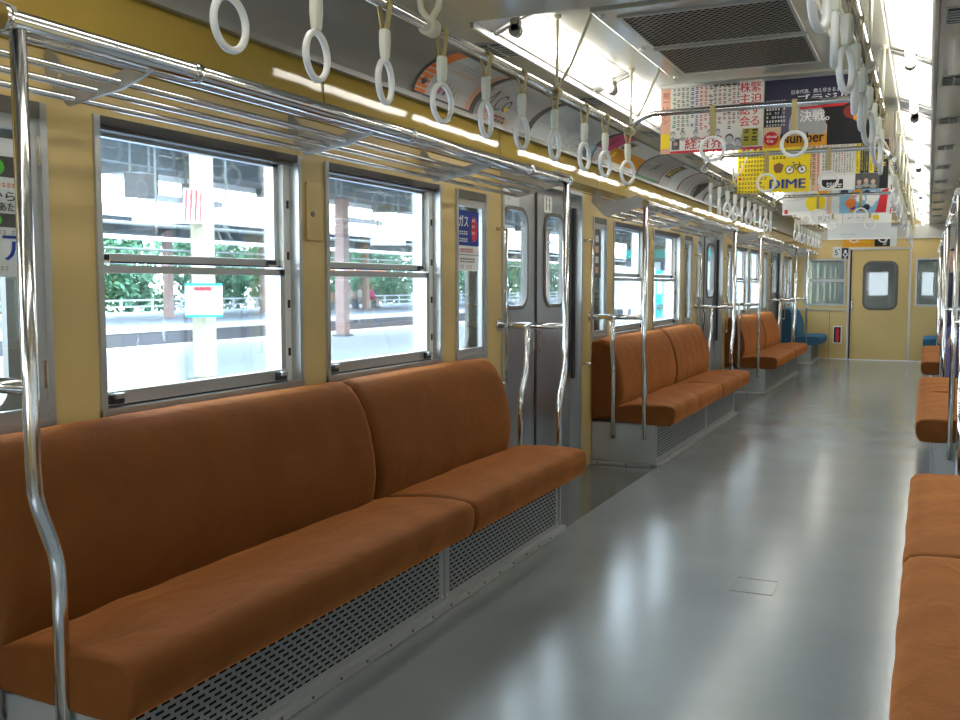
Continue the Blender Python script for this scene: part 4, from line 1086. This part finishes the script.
# ------------------------------------------------------------------ people
def skin_body(chains, radii, name, mats, levels=1):
    """chains of joints -> one continuous skinned surface; returns a mesh"""
    verts = []; edges = []; idx = {}
    def vid(k):
        if k not in idx: idx[k] = len(verts); verts.append(chains['P'][k])
        return idx[k]
    vid('pelvis')
    for ch in chains['C']:
        for p, q in zip(ch, ch[1:]): edges.append((vid(p), vid(q)))
    me = bpy.data.meshes.new(name); me.from_pydata(verts, edges, [])
    o = bpy.data.objects.new(name, me); COL.objects.link(o)
    md = o.modifiers.new('s', 'SKIN'); md.use_smooth_shade = True
    inv = {v: k for k, v in idx.items()}
    for i, sv in enumerate(me.skin_vertices[0].data):
        r = radii[inv[i]]; sv.radius = r if isinstance(r, tuple) else (r, r); sv.use_root = (i == 0)
    sb_ = o.modifiers.new('d', 'SUBSURF'); sb_.levels = levels
    bpy.context.view_layer.update()
    e = o.evaluated_get(bpy.context.evaluated_depsgraph_get()); nm = bpy.data.meshes.new_from_object(e)
    bpy.data.objects.remove(o); bpy.data.meshes.remove(me)
    for p in nm.polygons: p.use_smooth = True
    return nm
def shell(me, test, off, m, name, parent):
    bm = bmesh.new(); bm.from_mesh(me); bm.normal_update()
    kill = [f for f in bm.faces if not test(f.calc_center_median())]
    bmesh.ops.delete(bm, geom=kill, context='FACES')
    for v in bm.verts: v.co += v.normal*off
    for f in bm.faces: f.material_index = 0; f.smooth = True
    n = bpy.data.meshes.new(name); bm.to_mesh(n); bm.free(); n.materials.clear(); n.materials.append(m)
    o = bpy.data.objects.new(name, n); COL.objects.link(o); o.parent = parent; return o
def person(loc, rz, seated, top, bottom, label, group=None, H=1.6, fingers=True, k=0):
    s = H/1.7; P = {}; rad = {}
    def J(n, x, y, z, r): P[n] = (x*s, y*s, z*s); rad[n] = tuple(q*s for q in r) if isinstance(r, tuple) else r*s
    hz = .95 if not seated else .50
    J('pelvis', 0, 0, hz, (.15,.11)); J('waist', 0, .0, hz+.16, (.125,.095)); J('chest', 0, -.01, hz+.34, (.155,.105)); J('neckb', 0, 0, hz+.50, (.075,.065)); J('neck', 0, .005, hz+.56, .052)
    J('head', 0, .02, hz+.65, (.072,.088)); J('headm', 0, .015, hz+.71, (.078,.098)); J('top', 0, .005, hz+.77, (.055,.07))
    C = [['pelvis','waist','chest','neckb','neck','head','headm','top']]
    J('nose', 0, .125, hz+.665, .012); C.append(['head','nose'])
    for sd, n in ((-1,'l'), (1,'r')):
        J('sh'+n, sd*.19, 0, hz+.44, .058); J('el'+n, sd*.235, -.03 if not seated else .03, hz+.17, .042)
        if seated: J('wr'+n, sd*.12, .25, hz+.10, .029); J('pa'+n, sd*.10, .33, hz+.09, (.036,.02))
        else: J('wr'+n, sd*.245, .05, hz-.06, .029); J('pa'+n, sd*.245, .07, hz-.14, (.02,.036))
        C.append(['chest','sh'+n,'el'+n,'wr'+n,'pa'+n])
        if fingers:
            pb = Vector((P['pa'+n][0]/s, P['pa'+n][1]/s, P['pa'+n][2]/s)); d = Vector((0,1,-.15)) if seated else Vector((0,.12,-1)); d.normalize()
            sp = Vector((1,0,0)) if seated else Vector((0,1,0))
            for q, L in enumerate((.075,.085,.08,.062)):
                a = pb + sp*(q-1.5)*.020 + d*.035; bnd = Vector((0,0,-1)) if seated else Vector((-sd,0,0))
                m1 = a + d*L*.5 + bnd*.008; e1 = a + d*L + bnd*.028
                for t, v, r in (('a', a, .009), ('b', m1, .0085), ('c', e1, .007)): J('f%s%d%s' % (n, q, t), v.x, v.y, v.z, r)
                C.append(['pa'+n, 'f%s%da' % (n, q), 'f%s%db' % (n, q), 'f%s%dc' % (n, q)])
            a = pb - sp*.035*(1 if not seated else sd) + d*.0; e1 = a + d*.05 - sp*.015*(1 if not seated else sd)
            J('t%sa' % n, a.x, a.y, a.z, .011); J('t%sb' % n, e1.x, e1.y, e1.z, .009); C.append(['pa'+n, 't%sa' % n, 't%sb' % n])
        if seated:
            J('hp'+n, sd*.09, .03, hz-.02, .088); J('kn'+n, sd*.11, .42, hz-.0, .06); J('an'+n, sd*.11, .42, .09, .04); J('to'+n, sd*.12, .58, .045, (.042,.03))
        else:
            J('hp'+n, sd*.09, 0, hz-.06, .088); J('kn'+n, sd*.10, .02, .50, .058); J('an'+n, sd*.10, -.01, .09, .04); J('to'+n, sd*.115, .15, .04, (.042,.03))
        C.append(['pelvis','hp'+n,'kn'+n,'an'+n,'to'+n])
    me = skin_body({'P': P, 'C': C}, rad, 'body', None)
    me.materials.clear(); me.materials.append(M['skin'])
    root = thing('person', loc, label, 'person', group, rz)
    o = bpy.data.objects.new('body', me); COL.objects.link(o); o.parent = root
    hs = hz*s
    shell(me, lambda c: c.z > (hz-.06)*s and c.z < (hz+.525)*s and (abs(c.x) < .30*s) and not (seated and c.y > .24*s) and not (not seated and abs(c.x) > .17*s and c.z < (hz-.05)*s), .014, top, 'jacket', root)
    shell(me, lambda c: (c.z < (hz+.04)*s and c.z > .08*s and not (not seated and abs(c.x) > .21*s) and not (seated and c.z > hz*s-.02*s and c.y > .22*s and abs(c.x) < .2*s and c.z > (hz+.065)*s)), .010, bottom, 'trousers', root)
    shell(me, lambda c: c.z > (hz+.60)*s and (c.z > (hz+.735)*s or c.y < .0*s), .016, M['hair'], 'hair', root)
    shell(me, lambda c: c.z < .085*s, .008, M['dark'], 'shoes', root)
    b = MB()
    for sd in (-1, 1): bmesh.ops.create_icosphere(b.bm, subdivisions=1, radius=.011*s, matrix=Matrix.Translation((sd*.031*s, .098*s, (hz+.70)*s)))
    b._faces(b.bm.faces[:], M['dark'], True); b.build('eyes', root)
    b = MB(); b.box(-.022*s, .022*s, .098*s, .108*s, (hz+.620)*s, (hz+.629)*s, M['p_dred'], .002); b.build('mouth', root)
    return root
person((.925, 10.35, .0), R(100), False, M['navy'], M['denim'], 'person in a navy jacket standing by the right-hand doors behind the poles', H=1.52)

# ------------------------------------------------------------------ outside, left: station
PXE, OXE = -14.0, -20.6; ZPL = -.05
b = MB(); b.box(PXE, -1.62, -25, 75, -1.2, ZPL, M['concrete']); b.box(PXE-.02, PXE+.5, -25, 75, -.2, ZPL+.004, M['edge']); b.box(PXE-.05, PXE+.3, -25, 75, -1.15, -.3, M['pwall']); tag(b.build('station_platform'), 'wide pale concrete platform right outside the left windows', 'platform')
b = MB(); b.box(-33.3, OXE, -25, 120, -1.2, ZPL, M['concrete']); b.box(OXE, OXE+.04, -25, 120, -1.15, -.22, M['pwall']); b.box(OXE-.5, OXE+.06, -25, 120, -.2, ZPL+.004, M['edge']); tag(b.build('station_platform'), 'opposite platform with a dark side wall across the tracks', 'platform')
b = MB(); b.box(-46, 40, -40, 120, -1.5, -1.2, M['ballast']); tag(b.build('track_bed'), 'stony track bed between the two platforms', 'track bed')
for k, x in enumerate((-15.3, -16.4, -18.2, -19.3)):
    b = MB(); b.box(x-.035, x+.035, -25, 120, -1.2, -1.06, M['rails'], .01); tag(b.build('rail'), '%s steel running rail from the near platform, on the track bed' % ORD[k], 'rail', 'rails between the platforms')

def column(x, y, m, label, w=.30, h=3.3, extra=None):
    root = thing('platform_column', (x, y, ZPL), label, 'column'); root['_abs'] = 1
    b = MB(); b.box(x-w*.75, x+w*.75, y-w*.75, y+w*.75, ZPL, ZPL+.05, M['beam'], .01); b.build('base', root)
    b = MB(); b.box(x-w/2, x+w/2, y-w/2, y+w/2, ZPL+.05, h, m, .02); b.build('shaft', root)
    return root
def board(x, y, z0, z1, w, m, label, rz, name='hanging_sign', cat='sign', stripes=None, bars=None, hang=True):
    root = thing(name, (x, y, z0), label, cat, None, rz)
    b = MB(); b.box(-w/2, w/2, -.04, .04, 0, z1-z0, m, .006)
    if hang:
        for s in (-.3, .3): b.box(w*s-.015, w*s+.015, -.015, .015, z1-z0-.005, max(z1-z0+.1, 3.3-z0), M['beam'])
    b.build('panel', root)
    if stripes or bars:
        b = MB(); H = z1-z0
        if stripes:
            n = 4
            for k in range(n):
                u0 = -w/2 + w*k/n
                b.quad([(u0+.01, -.044, .02), (u0+w/n*.5, -.044, .02), (min(w/2-.01, u0+w/n), -.044, H-.02), (u0+w/n*.5, -.044, H-.02)], M['p_red'])
        if bars:
            for (u0, v0, u1, v1, mm) in bars: b.box(u0, u1, -.047, -.041, v0, v1, M[mm])
        b.build('print', root)
    return root
FACE = R(-52)      # signs turned towards the train
def face(x, y): return math.atan2(y-0, x-.68) - R(90)+0
column(-7.9, 10.14, M['colw'], 'cream square platform column seen through the nearest window', .22)
f0 = face(-7.9, 10.14)
board(-7.72, 9.93, .80, 1.22, .46, M['p_white'], 'white notice board with teal edges on the near cream column', f0, 'notice_board', 'notice board', None, [(-.23,.395,.23,.425,'p_teal'), (-.23,-.005,.23,.025,'p_teal'), (-.12,.33,.10,.38,'p_red'), (-.2,.25,.2,.27,'p_lgrey'), (-.2,.18,.2,.2,'p_lgrey'), (-.2,.11,.16,.13,'p_lgrey')], False)
board(-7.80, 9.86, 1.98, 2.42, .24, M['p_white'], 'red and white striped board high on the near cream column', f0, 'warning_board', 'sign', True, None, False)
column(-12.4, 20.5, M['colp'], 'dull pink platform column seen through the second window', .26)
column(-8.3, 25.6, M['colw'], 'cream platform column seen through the door glass', .36)
column(-12.2, 34, M['colp'], 'dull pink platform column farther down the platform', .26)
board(-8.05, 25.3, 1.9, 2.6, .6, M['p_white'], 'red and white striped board on the far cream column', face(-8, 25), 'warning_board', 'sign', True, None, False)
board(-8.9, 10.1, 2.36, 2.68, .40, M['p_dgrey'], 'dark hanging display box left of the cream column', f0+R(12), 'display_box', 'display')
board(-9.3, 11.6, 2.42, 2.70, .34, M['p_dgrey'], 'dark hanging display box behind the cream column', f0+R(12), 'display_box', 'display')
board(-8.3, 10.4, 2.02, 2.22, 1.5, M['p_white'], 'long white hanging station sign under the canopy', f0, 'hanging_sign', 'sign')
board(-9.2, 17.2, 2.0, 2.32, .7, M['fasc'], 'white hanging lamp box seen through the second window', face(-9, 17), 'lamp_box', 'lamp')
# canopies
def canopy(x0, x1, z, y0, y1, label, step, m='canopy'):
    root = thing('station_canopy', ((x0+x1)/2, (y0+y1)/2, z), label, 'canopy'); root['_abs'] = 1
    b = MB(); b.box(x0, x1, y0, y1, z, z+.08, M[m]); b.build('roof_deck', root)
    b = MB()
    y = y0+1
    while y < y1: b.box(x0, x1, y-.06, y+.06, z-.2, z, M['beam']); y += step
    b.build('cross_beam', root)
    b = MB(); b.box(x0-.04, x0, y0, y1, z-.12, z+.2, M['fasc']); b.box(x1, x1+.04, y0, y1, z-.12, z+.2, M['fasc']); b.build('fascia', root)
    b = MB(); xm = (x0+x1)/2
    b.box(xm-.1, xm+.1, y0, y1, z-.28, z, M['beam']); b.build('long_beam', root)
    return root
canopy(-13.0, -8.2, 3.35, 2, 75, 'dark grey canopy roof over the far half of the near platform', 5)
canopy(-31, -21.5, 3.4, 2, 110, 'grey canopy roof over the opposite platform', 6)
for k, y in enumerate((23, 29.4, 35.4, 44, 52.5, 61, 70)):
    b = MB(); b.box(-26.15, -25.85, y-.15, y+.15, ZPL, 3.3, M['colp'], .02)
    tag(b.build('platform_column'), 'dull pink column on the opposite platform, %s from the left' % ORD[k], 'column', 'columns of the opposite platform')
for k in range(6):
    y = 14+6.5*k
    b = MB(); b.box(-12.7, -12.5, y, y+2.2, 2.78, 2.90, M['fasc'], .02); b.box(-12.62, -12.58, y+.4, y+.44, 2.9, 3.36, M['beam']); b.box(-12.62, -12.58, y+1.8, y+1.84, 2.9, 3.36, M['beam'])
    tag(b.build('platform_lamp'), 'long white lamp under the near canopy, %s from the left' % ORD[k], 'lamp', 'lamps under the near canopy')
for k, (x, z, r_, m, d) in enumerate(((-20.9, 2.62, .07, 'fasc', 'white'), (-21.2, 2.30, .04, 'beam', 'thin grey'), (-21.0, 3.05, .06, 'beam', 'dark grey'))):
    b = MB(); b.tube([(x, -5, z), (x, 110, z)], r_, M[m], 8)
    y = 3
    while y < 110: b.tube([(x, y, z), (x-.55, y, 3.42)], .025, M['beam'], 6); y += 6
    tag(b.build('cable_duct'), 'long %s cable duct hung along the opposite canopy' % d, 'cable duct')
root = thing('station_building', (-11, 52, ZPL), 'grey-blue station stairway block far down the near platform', 'building'); root['_abs'] = 1
b = MB(); b.box(-12.6, -7.2, 46, 62, ZPL, 3.2, M['canopy']); b.build('wall', root)
for k in range(3):
    b = MB(); b.box(-12.3+1.75*k, -10.9+1.75*k, 45.93, 46.0, 1.0, 2.3, M['p_pale' if k != 1 else 'p_sky']); b.build('window', root)
for k in range(5):
    b = MB(); b.box(-7.2, -7.13, 46.6+3*k, 48.6+3*k, 1.0, 2.3, M['p_pale' if k % 2 else 'p_sky']); b.build('window', root)
b = MB(); b.box(-7.2, -7.12, 46, 62, 2.5, 2.9, M['p_teal']); b.box(-12.6, -7.2, 45.92, 46, 2.5, 2.9, M['p_teal']); b.build('sign_band', root)
# fence and greenery
root = thing('railing', (-33, 40, ZPL), 'white railing along the back of the opposite platform', 'railing'); root['_abs'] = 1
b = MB()
for z in (.2, .5): b.box(-33.03, -32.97, 10, 110, z-.04, z+.04, M['fence'])
b.build('rail_bar', root)
b = MB(); y = 10
while y < 110: b.box(-33.05, -32.95, y-.05, y+.05, ZPL, .54, M['fence']); y += 2
b.build('post', root)
def tree(x, y, h, w, label, seed, n=5200):
    r = random.Random(seed); root = thing('tree', (x, y, -1.2), label, 'tree', 'trees behind the railing'); 
    b = MB(); b.tube([(0,0,0), (.1,.05,h*.35), (.0,.1,h*.7)], [.16,.12,.05], M['bark'], 8)
    for k in range(4): a = r.uniform(0, 6.28); b.tube([(.05,.03,h*.3), (math.cos(a)*w*.25, math.sin(a)*w*.25, h*.55), (math.cos(a)*w*.4, math.sin(a)*w*.4, h*.75)], [.07,.05,.02], M['bark'], 6)
    b.build('trunk', root)
    b = MB(); blobs = [(r.uniform(-.36,.36)*w, r.uniform(-.36,.36)*w, h*r.uniform(.15,.86), r.uniform(.14,.2)*w) for _ in range(22)]
    for k in range(n):
        bx_, by_, bz_, br = r.choice(blobs); d = Vector((r.gauss(0,1), r.gauss(0,1), r.gauss(0,1))).normalized()*br*r.uniform(.75, 1.05)
        c = Vector((bx_, by_, max(.1, bz_))) + Vector((d.x, d.y, d.z*.8)); c.z = max(.05, c.z)
        u = Vector((r.gauss(0,1), r.gauss(0,1), r.gauss(0,1))).normalized(); v = u.cross(Vector((r.gauss(0,1), r.gauss(0,1), r.gauss(0,1)))).normalized(); sz = r.uniform(.12, .26)
        b.quad([c-u*sz, c+v*sz*.5, c+u*sz, c-v*sz*.5], M['leaf'])
    b.build('foliage', root, fix=False)
for k in range(14):
    y = 22+7.2*k
    tree(-37.2, y, 5.4+.5*((k*7) % 4), 6.2, 'leafy green tree behind the white railing, %s from the left' % ORD[k], 40+k)
# bench with waiting people on the opposite platform
root = thing('platform_bench', (-27.0, 44.6, ZPL), 'row bench on the opposite platform with people sitting', 'bench'); root['_abs'] = 1
b = MB(); b.box(-27.3, -26.8, 42.4, 47.0, .36, .41, M['p_tan'], .01); b.build('seat', root)
b = MB(); b.box(-27.34, -27.29, 42.4, 47.0, .45, .85, M['p_tan'], .01); b.build('backrest', root)
for y in (42.7, 44.7, 46.7):
    b = MB(); b.box(-27.3, -26.85, y-.04, y+.04, ZPL, .37, M['beam']); b.build('leg', root)
for k, (y, tp, bt, d) in enumerate(((45.0, 'shirt', 'beigecloth', 'white top and pale trousers'), (46.0, 'beigecloth', 'denim', 'beige top and blue trousers'), (47.0, 'shirt', 'denim', 'white top and blue trousers'), (48.2, 'p_pink', 'beigecloth', 'pink top and pale trousers'))):
    person((-27.05, y-1.9, ZPL), R(-90), True, M[tp], M[bt], 'person in %s sitting on the opposite platform bench' % d, 'people waiting on the bench', fingers=False, H=1.66)
b = MB(); b.box(-27.0, -26.9, 42.1, 47.7, 1.85, 2.0, M['p_orange'], .01); 
for y in (42.5, 47.3): b.box(-26.97, -26.93, y-.02, y+.02, 2.0, 3.42, M['beam'])
tag(b.build('hanging_sign'), 'narrow orange hanging board above the people on the bench', 'sign')
# kiosks on the near platform, seen through the windows beyond the doors
for k, (x, y, m, d) in enumerate(((-8.6, 31.5, 'p_white', 'white'), (-8.6, 32.9, 'p_sky', 'light blue'), (-8.6, 34.3, 'p_white', 'white and red'), (-9.4, 38.5, 'p_teal', 'teal'), (-9.4, 40.0, 'p_white', 'tall white'))):
    root = thing('vending_machine', (x, y, ZPL), '%s vending machine on the near platform, %s of the row' % (d, ORD[k]), 'vending machine', 'vending machines on the platform'); root['_abs'] = 1
    b = MB(); b.box(x-.35, x+.35, y-.5, y+.5, ZPL, 1.8, M[m], .02); b.build('cabinet', root)
    b = MB(); b.box(x+.345, x+.36, y-.42, y+.42, .85, 1.65, M['p_pale']); b.box(x-.28, x+.28, y-.512, y-.498, .85, 1.65, M['p_red' if k in (2, 3) else 'p_pale']); b.build('display', root)
    b = MB(); b.box(x+.345, x+.36, y-.3, y+.3, .2, .42, M['p_dgrey']); b.box(x-.25, x+.25, y-.512, y-.498, .2, .42, M['p_dgrey']); b.build('tray', root)
# right: unseen wall, added to cut the daylight entering the right windows
b = MB(); b.box(5.0, 5.7, -30, 90, -1.2, 5.2, M['ballast']); tag(b.build('daylight_block_wall'), 'grey wall added beyond the right windows to block daylight', 'wall')
# the next carriage beyond the end door
NY = Y1+.75; xa, xb = XLo, MX(XLo)
root = thing('next_carriage', (CX0, NY, -.1), 'next carriage of the train seen through the end door and end windows', 'train carriage'); root['_abs'] = 1
b = MB()
for (p, q, z0, z1) in ((xa, -1.15, -.1, 2.5), (-1.15, -.50, -.1, .87), (-1.15, -.50, 1.62, 2.5), (-.50, -.42, -.1, 2.5), (-.42, .38, 1.85, 2.5), (.38, .50, -.1, 2.5), (.50, 1.0, -.1, .87), (.50, 1.0, 1.62, 2.5), (1.0, xb, -.1, 2.5)):
    b.box(p, q, NY, NY+.06, z0, z1, M['trimgrey'])
b.build('end_wall', root)
b = MB(); b.box(xa, xb, NY+.06, NY+9, -.12, 0, M['floor']); b.box(xa, xb, NY+.06, NY+9, 2.25, 2.35, M['trimgrey']); b.box(xa, xb, NY+9, NY+9.06, 0, 2.25, M['cove'])
for p, q in ((xa, xa+.06), (xb-.06, xb)):
    b.box(p, q, NY+.06, NY+9, 0, .85, M['cream']); b.box(p, q, NY+.06, NY+9, 1.65, 2.25, M['cream'])
    for k in range(7): b.box(p, q, NY+.06+1.4*k, NY+1.0+1.4*k, .85, 1.65, M['cream'])
b.build('saloon', root)
b = MB(); b.box(-1.13, -.52, NY+.02, NY+.03, .89, 1.60, M['glass_dull']); b.box(.52, .98, NY+.02, NY+.03, .89, 1.60, M['glass_dull']); b.build('glass', root)
b = MB(); b.box(xa+.08, -.85, NY+1.2, NY+7, .1, .42, M['brown'], .04); b.box(.70, xb-.08, NY+1.2, NY+7, .1, .42, M['brown'], .04); b.build('bench', root)
b = MB(); b.box(-.50, .46, Y1+.08, NY, -.1, -.02, M['gasket']); b.box(-.56, -.47, Y1+.08, NY, -.1, 1.95, M['gasket']); b.box(.43, .52, Y1+.08, NY, -.1, 1.95, M['gasket']); b.box(-.56, .52, Y1+.08, NY, 1.88, 1.97, M['gasket'])
b.build('gangway_bellows', root)

# ------------------------------------------------------------------ light, camera
w = bpy.data.worlds.new('overcast_sky'); scene.world = w; w.use_nodes = True; nt = w.node_tree
bg = nt.nodes['Background']; tc = nt.nodes.new('ShaderNodeTexCoord'); sp = nt.nodes.new('ShaderNodeSeparateXYZ'); nt.links.new(tc.outputs['Generated'], sp.inputs[0])
cr = nt.nodes.new('ShaderNodeValToRGB'); cr.color_ramp.elements[0].color = (.80,.90,1.0,1); cr.color_ramp.elements[1].color = (.62,.76,1.0,1)
nt.links.new(sp.outputs[2], cr.inputs['Fac']); nt.links.new(cr.outputs['Color'], bg.inputs['Color']); bg.inputs['Strength'].default_value = 15.0

cam = bpy.data.cameras.new('camera'); co = bpy.data.objects.new('camera', cam); COL.objects.link(co); scene.camera = co
cam.sensor_width = 36; cam.lens = 975.39/960*36; cam.clip_start = .05; cam.clip_end = 400
co.location = (.68, .05, 1.2)
co.rotation_euler = (R(90-4.3795), 0, R(24.599))
scene.view_settings.view_transform = 'Standard'; scene.view_settings.look = 'None'; scene.view_settings.gamma = 1
scene.view_settings.exposure = 0.06
scene.view_settings.use_curve_mapping = False
for o in bpy.data.objects:
    if '_abs' in o: del o['_abs']
